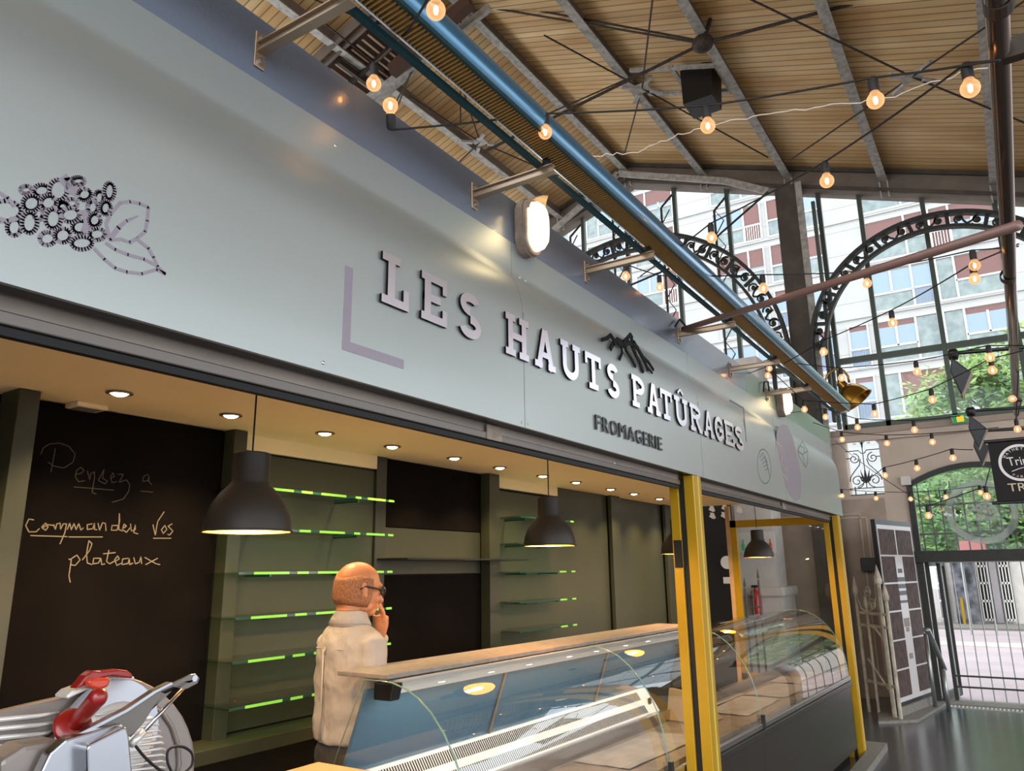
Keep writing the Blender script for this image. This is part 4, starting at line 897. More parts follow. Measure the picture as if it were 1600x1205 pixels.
# arms (right hanging forward, left raised to the face)
SHR, ELR, WRR = L_(-.005,-.150,1.375), L_(-.02,-.185,1.11), L_(.20,-.14,1.07)
SHL, ELL = L_(-.005,.150,1.375), L_(.16,.17,1.18)
MOUTH = H(.118,.0,-.055); WRL = MOUTH+Vector((.03,.04,-.135))
m.tube([L_(0,-.1,1.36),SHR,ELR,WRR],[.04,.045,.036,.026],14); m.tube([L_(0,.1,1.36),SHL,ELL,WRL],[.04,.045,.036,.026],14)
def hand(m, wrist, palm_dir, fing_dir, side, curl=.5, s=1.0):
    pd, fd = palm_dir.normalized(), fing_dir.normalized(); sd = fd.cross(pd).normalized()*side
    pc = wrist+fd*.05*s
    m.tube([wrist, wrist+fd*.03*s, pc, wrist+fd*.09*s],[.026*s,.030*s,.033*s,.030*s],12)
    for k, (off, ln) in enumerate(((-.028,.066),(-.010,.074),(.010,.070),(.027,.056))):
        p0 = wrist+fd*.088*s+sd*off*s; c1 = curl*(.6+.1*k)
        d1 = (fd*math.cos(c1*.5)+pd*math.sin(c1*.5)); d2 = (fd*math.cos(c1*1.3)+pd*math.sin(c1*1.3)); d3 = (fd*math.cos(c1*2)+pd*math.sin(c1*2))
        p1 = p0+d1*ln*.45*s; p2 = p1+d2*ln*.32*s; p3 = p2+d3*ln*.25*s
        m.tube([p0-fd*.015*s,p0,p1,p2,p3],[.0095*s,.0095*s,.009*s,.0082*s,.007*s],10)
    t0 = wrist+fd*.03*s-sd*.028*s; t1 = t0+(fd*.6-sd*.7+pd*.3).normalized()*.035*s; t2 = t1+(fd*.9-sd*.2+pd*.4).normalized()*.03*s
    m.tube([t0,t1,t2],[.013*s,.0105*s,.0085*s],10)
hand(m, WRL, (H(-.02,0,-.06)-MOUTH), (MOUTH+Vector((.01,0,.05))-WRL), 1, .5, .95)
hand(m, WRR, Vector((0,0,-1)), (WRR-ELR), -1, .7, .95)
body = m.build('body','skin',man); union(body, .0052, 2)
# hair: short fringe round the back and sides
m = MB(); n = 30; vs = []; prof_h = [(-.078,.86),(-.055,.99),(-.02,1.03),(.015,1.035),(.04,1.0)]
for dz, k in prof_h:
    for i in range(n+1):
        a = math.radians(62)+(2*PI-math.radians(124))*i/n; top = 1 if dz < .02 else 1
        zz = dz + (.010*math.sin(3*a) if dz > .03 else 0)
        r = math.sqrt(max(.05, 1-((zz-.022)/.095)**2)) if zz > .022 else 1
        vs.append(H(-.012+.1005*k*r*math.cos(a), .0785*k*r*math.sin(a), zz))
fs = [(j*(n+1)+i, j*(n+1)+i+1, (j+1)*(n+1)+i+1, (j+1)*(n+1)+i) for j in range(len(prof_h)-1) for i in range(n)]
m.add(vs, fs); hr = m.build('hair','hair',man,smooth=True); sd_ = hr.modifiers.new('thickness','SOLIDIFY'); sd_.thickness = .004
# glasses
gl = MB()
for sy in (-1,1): gl.tube([H(.088,sy*.062,.002),H(.04,sy*.076,.004),H(-.004,sy*.083,.006),H(-.022,sy*.082,-.008)],[.0045,.0042,.0038,.003],6)
for sy in (-1,1): gl.tube([H(.098,sy*(.032+.024*math.cos(a)),-.004+.017*math.sin(a)) for a in [2*PI*i/16 for i in range(16)]],.0035,6,closed=True)
gl.tube([H(.098,-.010,.002),H(.098,.010,.002)],.003,6); gl.build('glasses','black',man,smooth=True)
# shirt
m = MB()
rings(m, [(0,0,.985,.112,.152,2.3),(.0,0,1.00,.116,.158,2.3),(-.002,0,1.06,.114,.158,2.3),(-.004,0,1.14,.112,.160,2.3),(-.006,0,1.22,.116,.168,2.4),(-.008,0,1.30,.116,.168,2.3),(-.010,0,1.37,.106,.155,2.2),(-.012,0,1.42,.090,.125,2.1),(-.012,0,1.448,.070,.085,2.1),(-.010,0,1.466,.058,.068,2)])
m.tube([L_(0,-.09,1.385),SHR+Vector((0,0,-.008)),SHR.lerp(ELR,.5)+T@Vector((0,-.006,0)),ELR,ELR.lerp(WRR,.5),WRR],[.055,.060,.060,.054,.047,.038],18)
m.tube([L_(0,.09,1.385),SHL+Vector((0,0,-.008)),SHL.lerp(ELL,.5),ELL,ELL.lerp(WRL,.5),WRL],[.055,.060,.058,.052,.045,.038],18)
sh = m.build('shirt','shirt',man); union(sh, .008, 4, .026, .10, 'shirt')
m = MB(); n = 24; vs = []
for z, r1, r2, dx in ((1.440,.084,.094,0),(1.462,.072,.076,.0),(1.486,.064,.065,.004),(1.502,.061,.062,.006),(1.496,.067,.069,.004),(1.474,.076,.081,0),(1.449,.088,.098,0)):
    for i in range(n+1):
        a = math.radians(25)+(2*PI-math.radians(50))*i/n; vs.append(L_(-.008+dx+r1*math.cos(a), r2*math.sin(a), z-.014*max(0,math.cos(a))))
fs = [(j*(n+1)+i, j*(n+1)+i+1, (j+1)*(n+1)+i+1, (j+1)*(n+1)+i) for j in range(6) for i in range(n)]
m.add(vs, fs); co = m.build('collar','shirt',sh,smooth=True); sd_ = co.modifiers.new('thickness','SOLIDIFY'); sd_.thickness = .003
# back yoke seam and pleat loop
m = MB(); m.tube([L_(-.117+.03*abs(y/.15)**2.5,y,1.352) for y in [(-.096+.012*i) for i in range(17)]],.0022,6); m.tube([L_(-.128,0,1.36),L_(-.130,.0,1.33)],.004,6); m.tube([L_(-.127,.012,1.35),L_(-.125,.014,1.1),L_(-.128,.014,1.0)],.004,6); m.build('yoke_seam','shirt',sh,smooth=True)
# trousers, stride with the left leg back
m = MB(); rings(m, [(0,0,.80,.10,.155,2.3),(0,0,.90,.108,.160,2.3),(0,0,.99,.100,.150,2.3)])
for sy, kn, an in ((-1,(.06,-.10,.47),(.02,-.10,.085)),(1,(-.03,.10,.47),(-.14,.10,.10))):
    m.tube([L_(0,sy*.085,.90),L_(0,sy*.09,.78),L_(kn[0],kn[1],kn[2]),L_(an[0],an[1],an[2])],[.085,.088,.066,.052],18)
tr = m.build('trousers','trousers',man); union(tr, .010, 3, .02, .06, 'trousers')
for x, y in ((.05,-.10),(-.11,.10)):
    m = MB(); P_s = [L_(x-.09,y,.045),L_(x-.02,y,.05),L_(x+.08,y,.035),L_(x+.14,y,.028)]; m.tube(P_s,[.040,.044,.036,.022],14); m.build('shoe','black',man,smooth=True)
# ================================================================ OVERHEAD IRONWORK
def roofpt(px, py, off=.25, side=1):
    r = ray(px, py); k = RS if side == 1 else -RS
    t = (RZ-k*RY-off-1.65)/(r.z-k*r.y); return EYE+r*t
def brace(cpx, ends, lab, side=1, off=.24):
    c = roofpt(*cpx, off, side); t = thing('roof_brace', lab, 'roof bracing', c)
    for e in ends: MB().tube([c, roofpt(*e, off-.02, side)],.011,6).build('tie_rod','rod',t)
    m = MB(); m.box((c.x-.10,c.y-.10,c.z-.01),(c.x+.10,c.y+.10,c.z+.01)); m.build('hub_plate','ironL',t,bevel=.01)
    for sx in (-1,1):
        for sy in (-1,1): MB().bar(c+Vector((sx*.08,sy*.08,-.02)),c+Vector((sx*.2,sy*.2,-.02)),.05,.035).build('clevis','ironL',t)
brace((1425,120),((1150,-12),(1235,250),(1640,-25),(1640,208)),'crossed tie rods with bolted white hub on the right roof slope')
brace((1003,138),((850,55),(1200,246),(1020,-5),(976,240)),'crossed tie rods with bolted hub left of the black vent box')
brace((750,222),((640,150),(872,275),(720,130),(680,290)),'crossed tie rods with hub seen between tube light and fascia',-1)
J = at(1098,68,0,7.3)
tj = thing('tie_rod_joint', 'dark round cast joint where the roof tie rods meet', 'roof bracing', J)
MB().ball(J,.12,18,12,(.9,1,.85)).build('casting','rod',tj,smooth=True)
for i, (e, xx) in enumerate((((725,-5),6.6),((725,5),6.6),((755,238),7.3),((1400,-12),7.3))):
    b_ = at(*e,0,xx); MB().tube([J+Vector((0,0,.03 if i == 0 else 0)),b_],.013 if i < 2 else .019,8).build('tie_rod','rod',tj)
MB().tube([J,J.lerp(at(1122,-10,0,7.3),.45),at(1122,-10,0,7.3)],.022,8).build('hanger','rod',tj); k = J.lerp(at(1122,-10,0,7.3),.62); MB().ball(k,.045,10,6,(1,1,.7)).build('turnbuckle','rod',tj)
hg = at(725,75,0,6.6)
LP = lambda px, py, o=.35: roofpt(px, py, o, -1)
hp = LP(720,24,.15)
tag(MB().tube([hp,hp-Vector((0,0,1.5))],.008,6).build('hanging_rod','rod'),'thin vertical rod hanging from the ridge behind the tube light','rod')
pj = thing('tie_rod_joint', 'dark beam and tie rods crossing below the ridge near the top edge', 'roof bracing', LP(700,35))
MB().bar(LP(560,165),LP(765,12),.05,.10).build('strut','ironL',pj); MB().bar(LP(612,112,.45),LP(735,2,.45),.12,.16).build('cross_beam','louv',pj)
for a, b in (((590,40),(445,-20)),((600,110),(509,38)),((608,180),(650,100)),((620,170),(645,105))): MB().tube([LP(*a),LP(*b)],.010,6).build('tie_rod','rod',pj)
tag(MB().tube([at(795,205,0,7.5),at(1010,110,0,7.5)],.01,6).build('tie_rod','rod'),'single thin tie rod running behind the nearest lit bulb','rod')
tag(MB().tube([at(940,520-55,0,G-.9),at(1080,405,0,G-.8),at(1200,300,0,G-.7)],.018,6).build('diagonal_tie','iron'),'dark diagonal tie bar in front of the left gable glazing','rod')
# black vent box under the roof
c = roofpt(1088,120,.1); c.x = 8.4
vb = thing('vent_box', 'black square vent chute hanging from the roof boards', 'vent', (8.35,2.52,7.65))
m = MB(); m.hull8([(8.12,2.30,7.22),(8.50,2.30,7.22),(8.50,2.66,7.22),(8.12,2.66,7.22),(8.15,2.28,7.72),(8.55,2.28,7.72),(8.55,2.68,7.72),(8.15,2.68,7.72)]); m.build('chute','black',vb)
m = MB(); z = 7.63
for a, b in (((8.05,2.1),(8.05,3.3)),((8.65,2.1),(8.65,3.3)),((8.0,2.2),(8.7,2.2)),((8.0,2.75),(8.7,2.75))): m.bar((a[0],a[1],rz(a[1])-.12),(b[0],b[1],rz(b[1])-.12),.05,.04)
m.build('fixing_frame','ironL',vb)
# overhead pipes on the right
pp = thing('overhead_pipe', 'dull chrome pipe running overhead at the far right edge', 'pipe', (1.2,-.15,2.83))
MB().tube([(.9,-.128,2.83),(7.2,-.165,2.83)],.024,14).build('pipe','chrome',pp,smooth=True)
for x in (1.75,3.65): MB().lathe([(.026,-.02),(.030,-.02),(.030,.02),(.026,.02)],16,(x,-.137,2.83),Matrix.Rotation(PI/2,3,'Y')).build('collar','rod',pp)
tag(MB().bar((1.95,-.14,2.83),(1.95,-.75,2.83),.03,.05).build('pipe_bracket','rod'),'short dark bracket holding the chrome pipe at the right edge','bracket')
a, b = at(1040,520,1,FY-.02), at(1592,352,1,-.14)
tag(MB().tube([(3.955,FY-.03,2.965),b],.0155,12).build('cross_pipe','pinkpipe',smooth=True),'pinkish brown pipe crossing from the fourth bracket arm to the right','pipe')
# ================================================================ STRING LIGHTS
def string(lab, pts, bulbs, fairy=False):
    # pts: (px, py, dist) of cable; bulbs: (px, py, dist[, 'up'/'side'])
    P3 = [far(*p) for p in pts]; t = thing('string_lights', lab, 'string lights', P3[0], 'festoon lights strung across the hall')
    nodes = [(p[0], far(*p)) for p in pts]
    for bl in bulbs:
        c = far(*bl[:3]); r = .0215; up = Vector((0,0,1))
        if len(bl) > 3: up = Vector(bl[3]).normalized()
        top = c+up*.066; nodes.append((bl[0]+.01, top))
        q = up.to_track_quat('Z','Y').to_matrix()
        pr = [(.0001,-r)]+[(r*math.cos(a), r*math.sin(a)) for a in [math.radians(-75+15*k) for k in range(10)]]+[(.012,.021),(.0105,.026)]
        g = MB().lathe(pr, 20, c, q).build('bulb','bulb',t,smooth=True)
        MB().lathe([(.0001,.024),(.0125,.024),(.013,.030),(.013,.056),(.009,.066),(.0001,.068)], 12, c, q).build('socket','wire',g,smooth=True,autosmooth=True)
        MB().ball(c, .0075, 10, 8, (.75,.75,1.5), q).build('filament','bulbhot',g,smooth=True)
    nodes.sort(key=lambda k: -k[0]); ps = [k[1] for k in nodes]; fine = []
    for i in range(len(ps)-1):
        for s in range(8):
            u = s/8; fine.append(ps[i].lerp(ps[i+1],u)+Vector((0,0,-.25*u*(1-u)*(ps[i+1]-ps[i]).length*.12)))
    fine.append(ps[-1]); MB().tube(fine,.0032,5).build('cable','wire',t,smooth=True); return t
string('string with the two nearest warm bulbs at the top beside the tube light', [(760,-60,1.75),(640,45,2.1)], [(681,16,1.85),(584,131,2.38)])
string('long upper string of round bulbs from the fascia across the ceiling', [(1562,94,2.15)], [(610,165,2.28,(.3,.2,-1)),(852,207,2.5),(1106,197,2.38),(1368,157,2.27)])
string('string dropping diagonally from the chrome pipe past the gable beam', [(1562,94,2.15),(1000,432,3.7)], [(1516,138,2.17),(1292,283,2.63),(1112,372,3.3)])
string('string at arch height with bulbs left of the brown column', [(1592,385,3.6),(900,420,3.9)], [(978,432,3.85),(1031,449,4.1),(1193,451,3.6),(1355,443,4.1),(1523,415,3.6)])
string('string under the right arch sloping down to the column', [(1592,381,3.55),(1225,568,5.0)], [(1523,436,3.6),(1395,505,4.2),(1287,550,4.6)])
string('string crossing the lower right glazing beside the black floodlight', [(1598,540,4.4),(1130,585,5.8)], [(1202,576,5.6),(1315,591,5.2),(1433,581,5.0),(1547,559,4.6)])
string('string running from the pipe down to the brass lamp side', [(1598,548,4.5),(1120,600,5.9)], [(1200,587,5.6),(1257,640,5.8),(1367,647,5.5),(1457,625,5.0),(1551,579,4.7)])
string('string hanging along the window sill near the exit sign', [(1500,650,5.6),(1230,645,6.4)], [(1290,652,6.2),(1340,668,6.2),(1429,672,5.9)])
string('string of small bulbs just under the stone cornice', [(1560,668,6.3),(1270,660,7.2)], [(1316,687,7.0),(1386,693,6.6),(1457,691,6.4)])
string('string of three bulbs sloping over the arched doorway', [(1520,703,6.0),(1340,762,7.2)], [(1383,743,6.9),(1433,732,6.5),(1489,716,6.2)])
string('lowest far string of tiny bulbs in front of the arched door glass', [(1590,768,8.4),(1250,772,8.4)], [(1316,775,8.3),(1369,779,8.3),(1423,780,8.3),(1478,777,8.3),(1532,770,8.2)])
string('string in front of the arched door glass ending behind the banner', [(1556,692,6.4),(1300,684,12.0)], [(1542,776,5.8),(1451,806,5.9)])
string('short hanging string beside the lower end of the chrome pipe', [(1592,560,5.6),(1590,650,6.0)], [(1582,623,5.7,(1,-1,-.2)),(1590,671,5.9)])
m = MB(); random.seed(11); pts = []
base = [(1600,92),(1500,115),(1400,150),(1300,165),(1200,178),(1120,195),(1060,210),(998,238),(940,242),(882,245)]
for i in range(len(base)-1):
    for s in range(7): u = s/7; p = (base[i][0]*(1-u)+base[i+1][0]*u+random.uniform(-2,2), base[i][1]*(1-u)+base[i+1][1]*u+random.uniform(-2.5,2.5)); pts.append(far(*p,2.4+.9*(1600-p[0])/700))
tag(m.tube(pts,.0022,4).build('fairy_wire','fairy'),'thin twisted pale fairy-light wire looped across the ceiling','wire')
MB().ball(far(994,240,3.2),.012,8,6)
# ================================================================ RIGHT SIDE OBJECTS
bn = thing('hanging_banner', 'black hanging banner with round white logo and TRIP lettering', 'banner', (6.0,.05,2.46))
y0, y1 = .055, -.62; zt, zb = 2.455, 2.05
def Bp(u, v, dx=0): return Vector((6.0+dx, y0-u, zt-v))
wB, hB = .62, .40
MB().hull8([Bp(0,hB),Bp(wB,hB),Bp(wB,hB,.006),Bp(0,hB,.006),Bp(0,0),Bp(wB,0),Bp(wB,0,.006),Bp(0,0,.006)]).build('cloth','banner',bn)
MB().tube([Bp(-.02,-.005),Bp(wB+.02,-.005)],.012,10).build('top_rod','black',bn); MB().tube([Bp(-.03,hB+.005),Bp(wB+.02,hB+.005)],.010,10).build('bottom_rod','black',bn)
m = MB(); cu, cv = .165, .150; nn = 40
for i in range(nn):
    a, b = 2*PI*i/nn, 2*PI*(i+1)/nn; m.add([Bp(cu+r_*math.cos(g),cv+r_*math.sin(g),-.002) for g, r_ in ((a,.105),(a,.122),(b,.122),(b,.105))],[(0,1,2,3)])
m.build('logo_ring','bannerW',bn)
text_obj('lettering','Tripes',.1,'bannerW',bn,Bp(.10,.185,-.003),(0,-1,0),(0,.12,1),fit=(.17,.075))
MB().tube([Bp(.11,.205,-.003),Bp(.15,.19,-.003),Bp(.22,.175,-.003)],.003,4).build('logo_flourish','bannerW',bn)
for i, chh in enumerate('MATHEYSINE'):
    a = math.radians(205+i*14.5); text_obj('lettering',chh,.03,'bannerW',bn,Bp(cu+.083*math.cos(a),cv+.083*math.sin(a),-.003),(0,-math.sin(-a-PI/2+PI) if 0 else math.sin(a),math.cos(a)*-1 if 0 else -math.cos(a)),(0,-math.cos(a),-math.sin(a)),fit=(.014,.018))
for i, chh in enumerate('FABRE'):
    a = math.radians(125-i*14); text_obj('lettering',chh,.03,'bannerT',bn,Bp(cu+.098*math.cos(a),cv+.098*math.sin(a),-.003),(0,-math.sin(a),math.cos(a)),(0,math.cos(a),math.sin(a)),fit=(.013,.014))
text_obj('lettering','TRIPERIE',.1,'bannerT',bn,Bp(.075,.335,-.003),(0,-1,0),(0,.04,1),fit=(.32,.052))
def flood(px, py, x, L, s, lab):
    t = thing('arm_floodlight', lab, 'floodlight', at(px,py,0,x), 'black floodlights on long arms')
    a = at(px,py,0,x); b = Vector((a.x+.2, a.y-L, a.z-.02)); MB().tube([a,b],.012,8).build('arm','black',t)
    k = s; c = a+Vector((0,.01,0)); MB().tube([c+Vector((0,0,.03*k)),c,c+Vector((0,0,-.05*k))],[.03*k,.045*k,.03*k],12).build('knuckle','black',t,smooth=True)
    tp, bt = c+Vector((0,.01,-.05*k)), c+Vector((0,-.015*k,-.35*k)); md = c+Vector((0,-.10*k,-.18*k)); mdl = c+Vector((0,.035*k,-.16*k))
    m = MB(); vs = []
    for dx in (-.09*k,.09*k): vs += [p+Vector((dx,0,0)) for p in (tp,mdl,bt,md)]
    m.add(vs,[(0,1,2,3),(7,6,5,4)]+[(i,(i+1)%4,4+(i+1)%4,4+i) for i in range(4)]); m.build('lamp_housing','black',t,bevel=.006)
    MB().hull8([md+Vector((-.08*k,-.004,0)),md+Vector((.08*k,-.004,0)),md+Vector((.08*k,.004,0)),md+Vector((-.08*k,.004,0)),bt+Vector((-.08*k,-.004,0)),bt+Vector((.08*k,-.004,0)),bt+Vector((.08*k,.004,0)),bt+Vector((-.08*k,.004,0))]).build('lamp_glass','bulk',t)
flood(1492,552,5.0,1.0,.75,'nearest and highest black floodlight on a long arm before the glazing')
flood(1519,642,6.6,1.0,.85,'middle black floodlight on a long arm beside the exit sign')
flood(1526,674,7.6,1.0,.85,'lowest black floodlight on a long arm above the banner')
# brass gooseneck lamp on the column
gn = thing('gooseneck_lamp', 'brass bell lamp on a curved arm at the iron column', 'wall lamp', at(1292,612,0,10.9))
m = MB(); m.tube([at(*p,0,10.9) for p in ((1290,618),(1288,598),(1294,584),(1306,577),(1318,579),(1325,588),(1327,598))],.016,10); m.build('curved_arm','brass',gn,smooth=True)
c = at(1327,612,0,10.9); q = Matrix.Rotation(math.radians(-35),3,'X')
MB().lathe([(.0001,.17),(.055,.17),(.055,.08),(.09,.06),(.15,0),(.185,-.08),(.20,-.16),(.215,-.17)],32,c,q).build('lamp_shade','brass',gn,smooth=True,autosmooth=True).modifiers.new('thickness','SOLIDIFY').thickness = .006
# exit sign, boxes
e0, e1 = at(1487,650,0,G-.1), at(1512,661,0,G-.1)
es = thing('exit_sign', 'small green and yellow emergency exit sign on the cornice', 'exit sign', (G-.1,(e0.y+e1.y)/2,e1.z))
zc = (e0.z+e1.z)/2
B((G-.16,e1.y,zc-.055),(G-.10,e0.y,zc+.055)).build('casing','exitg',es)
yc = (e0.y+e1.y)/2; B((G-.165,yc-.05,zc-.04),(G-.16,yc+.03,zc+.035)).build('lit_panel','exity',es)
MB().prism([(G-.166,yc-.06,zc+.02),(G-.166,yc-.09,zc-.01),(G-.166,yc-.12,zc+.02)],(.004,0,0)).build('arrow','bannerW',es); m = MB(); m.bar((G-.163,yc+.07,zc-.03),(G-.163,yc+.09,zc+.03),.012,.004); m.build('running_figure','bannerW',es)
a = at(1416,752,0,G); tag(B((G-.09,a.y-.06,a.z-.06),(G,a.y+.06,a.z+.06)).build('junction_box','whiteW',bevel=.01),'small white box on the wall left of the arched doorway','box')
a, b = at(1346,872,0,G-.02), at(1378,893,0,G-.02); tag(B((G-.14,b.y,b.z),(G-.02,a.y,a.z)).build('cable_box','black',bevel=.01),'black box on the wall behind the photo board','box')
# wall cable / greenish duct lines
tag(B((G-.02,1.12,0),(G-.0,1.62,1.62)).build('wall_panel','greenD'),'dark green-black panel at the foot of the wall behind the iron gate','panel')
# old iron gate leaf
og = thing('iron_gate_leaf', 'old peeling pale iron gate leaf with spear tips and scroll', 'gate', (10.0,1.5,0))
g0, g1 = Vector((10.25,1.66,0)), Vector((9.9,1.38,0))
def GP(u, z): p = g0.lerp(g1,u); return Vector((p.x,p.y,z))
for u, zt_, r in ((-.15,1.34,.020),(.30,1.18,.016),(1.0,1.46,.026),(1.25,1.28,.022)):
    m = MB(); m.tube([GP(u,0),GP(u,zt_)],r,8); m.build('upright','peel',og)
    m = MB(); m.lathe([(.0001,0),(r*1.5,.02),(r*1.7,.06),(r,.14),(.0001,.24)],8,GP(u,zt_-.02)); m.build('spear_tip','peel',og)
m = MB()
for z in (1.12,.98): m.bar(GP(-.15,z),GP(1.25,z),.02,.03)
m.bar(GP(-.15,.35),GP(1.25,.35),.02,.03)
for sgn, c in ((1,GP(.45,1.38)),(-1,GP(.62,1.22))):
    e1_ = (g1-g0).normalized(); m.tube(spiral(c,.075,1.4,PI,sgn,e1_,Vector((0,0,1)),18),.010,5)
m.tube([GP(-.1,1.3),GP(.05,1.17),GP(.3,1.13),GP(.6,1.17),GP(.8,1.3)],.010,5); m.tube([GP(.2,.98),GP(.6,.96),GP(.9,.85),GP(1,.7)],.012,5); m.tube([GP(.1,.6),GP(.5,.45),GP(.9,.3)],.012,5)
m.build('rails_and_scrolls','peel',og)
# photo board
pb = thing('photo_board', 'tall black-framed board of dark photo tiles with white centre band', 'display board', (9.96,1.35,0))
b0, b1 = Vector((9.97,1.345,.02)), Vector((11.12,1.09,.02)); bz = 2.20
nb = (b1-b0).cross(Vector((0,0,1))).normalized()      # faces the walkway
def PB(u, z, o=0): return b0.lerp(b1,u)+Vector((0,0,z-.02))+nb*o
def pbox(m, u0, u1, z0, z1, o0, o1): return m.hull8([PB(u0,z0,o0),PB(u1,z0,o0),PB(u1,z0,o1),PB(u0,z0,o1),PB(u0,z1,o0),PB(u1,z1,o0),PB(u1,z1,o1),PB(u0,z1,o1)])
pbox(MB(),0,1,.0,bz,-.05,0).build('frame','black',pb); pbox(MB(),.02,.99,.16,bz-.06,0,.004).build('white_sheet','posterW',pb)
pbox(MB(),.0,1,.0,.12,0,.03).build('foot_ledge','stone',pb)
zs = [.20,.50,.82,1.14,1.46,1.78,2.10]
for r_ in range(6):
    for u0, u1 in ((.04,.40),(.62,.96)):
        if r_ == 5: u0, u1 = ((.04,.48) if u0 < .5 else (.52,.96))
        pbox(MB(),u0,u1,zs[r_]+.01,zs[r_+1]-.01,.004,.008).build('photo_tile','poster',pb)
m = MB()
for k, (z, w_, h_) in enumerate(((1.60,.06,.05),(1.50,.10,.05),(1.42,.12,.05),(1.34,.12,.05),(1.24,.12,.03),(1.0,.08,.10),(.92,.05,.05),(.62,.05,.06))):
    pbox(MB(),.51-w_,.51+w_,z-h_/2,z+h_/2,.004,.006).build('band_mark','bulk' if k > 4 else 'black',pb)
# handrail
hd = thing('handrail', 'galvanised tube handrail beside the doorway', 'handrail', (11.0,1.0,0))
MB().tube([at(1442,985,0,10.6),at(1450,984,0,10.6),at(1476,1046,0,11.0)],.028,10).build('rail','galv',hd,smooth=True)
for a, b in (((1446,990),(1460,1100)),((1474,1046),(1482,1098))):
    p = at(*a,0,10.8); MB().tube([p,Vector((p.x,p.y,0))],.024,10).build('post','galv',hd,smooth=True)
# door leaf and grille gate
gd = thing('door_leaf', 'open dark green glazed door leaf folded back at the doorway', 'door', (11.5,1.0,0))
m = MB(); q0, q1 = Vector((G+.1,.99,0)), Vector((G+.75,.86,0))
for u in (0,1): p = q0.lerp(q1,u); m.box((p.x-.03,p.y-.025,.02),(p.x+.03,p.y+.025,1.70))
m.bar(q0+Vector((0,0,1.68)),q1+Vector((0,0,1.68)),.05,.06); m.bar(q0+Vector((0,0,.06)),q1+Vector((0,0,.06)),.05,.1); m.build('frame','iron',gd)
MB().add([q0+Vector((0,0,.1)),q1+Vector((0,0,.1)),q1+Vector((0,0,1.66)),q0+Vector((0,0,1.66))],[(0,1,2,3)]).build('pane','pane',gd)
bg_ = thing('barred_gate', 'gate of thin upright metal bars closing the doorway', 'gate', (G+.2,.3,0))
for k in range(11):
    y = .84-k*.125; MB().tube([(G+.2,y,.03),(G+.2,y,1.72)],.0075,6).build('upright_bar','galv',bg_)
B((G+.18,-.45,1.69),(G+.22,.88,1.72)).build('top_rail','white',bg_)
for z in (.17,.30): B((G+.19,-.45,z),(G+.21,.88,z+.02)).build('cross_bar','iron',bg_)
B((G+.185,.85,.0),(G+.225,.89,1.72)).build('edge_stile','iron',bg_)
# drainage grating on the floor
dg = thing('floor_grating', 'grey metal drainage grating across the doorway threshold', 'floor grating', (11.0,.3,.0))
B((G-.30,-.8,.0),(G-.12,1.12,.006)).build('frame','grate',dg); struct(B((G-.12,-.8,.0),(G+.3,1.12,.02)).build('threshold','stone'))
m = MB()
for k in range(44): y = 1.08-k*.042; m.box((G-.27,y-.008,.006),(G-.15,y+.008,.009))
m.build('slot_ribs','white',dg)
struct(MB().hull8([(9.55,1.50,0),(9.85,1.15,0),(11.3,.95,0),(11.3,1.75,0),(9.55,1.50,.03),(9.85,1.15,.03),(11.3,.95,.03),(11.3,1.75,.03)]).build('step_slab','stone'))
# white pilaster, sign sheet, extinguisher seen through the stall
wp = thing('white_pilaster', 'white plastered pillar with moulded base seen through the stall end', 'pillar', (10.5,2.9,0))
B((10.3,2.62,1.42),(10.8,3.10,4.5)).build('shaft','whiteW',wp); B((10.22,2.56,0),(10.9,3.16,1.30)).build('base','whiteW',wp); B((10.17,2.52,1.30),(10.95,3.2,1.42)).build('moulding','whiteW',wp,bevel=.02)
a, b = at(1150,833,0,10.2), at(1213,863,0,10.2)
ss = thing('sign_sheet', 'white sign sheet with small bottle pictures on the white pilaster', 'notice', (10.2,(a.y+b.y)/2,b.z))
B((10.19,b.y,b.z),(10.21,a.y,a.z)).build('sheet','white',ss)
for f_, mt in ((.18,'exitg'),(.55,'bluepanel'),(.72,'red'),(.88,'orange')):
    y = a.y+(b.y-a.y)*f_; m = MB().lathe([(.0001,0),(.018,0),(.018,.07),(.007,.10),(.007,.14),(.0001,.14)],8,(10.186,y,b.z+.03)); m.build('bottle_picture',mt,ss)
fe = thing('fire_extinguisher', 'red fire extinguisher against the white pilaster base', 'fire extinguisher', (10.1,2.75,.9))
c = at(1183,945,0,10.1); MB().lathe([(.0001,-.18),(.06,-.18),(.062,-.16),(.062,.12),(.045,.16),(.02,.18),(.02,.22),(.0001,.22)],18,(10.1,c.y,c.z)).build('cylinder','extred',fe,smooth=True,autosmooth=True); B((10.07,c.y-.03,c.z+.21),(10.13,c.y+.05,c.z+.24)).build('handle','black',fe)
B((10.15,c.y-.03,c.z-.1),(10.219,c.y+.03,c.z+.1)).build('wall_bracket','black',fe)
ga = thing('iron_gate_leaf', 'grey iron gate leaf with a scroll and spear before the white pilaster', 'gate', (9.6,2.6,0))
m = MB(); ya = [at(p,930,0,9.6).y for p in (1165,1176,1187)]
for y, z in zip(ya,(1.42,1.30,1.52)): m.tube([(9.6,y,0),(9.6,y,z)],.012,6); m.lathe([(.0001,0),(.018,.03),(.0001,.14)],8,(9.6,y,z))
for z in (1.2,.4): m.bar((9.6,ya[0],z),(9.6,ya[2],z),.02,.02)
m.tube(spiral(Vector((9.6,(ya[0]+ya[1])/2-.02,1.32)),.06,1.3,PI/2,1,Vector((0,1,0)),Vector((0,0,1))),.008,5); m.build('gate_bars','ironM',ga)
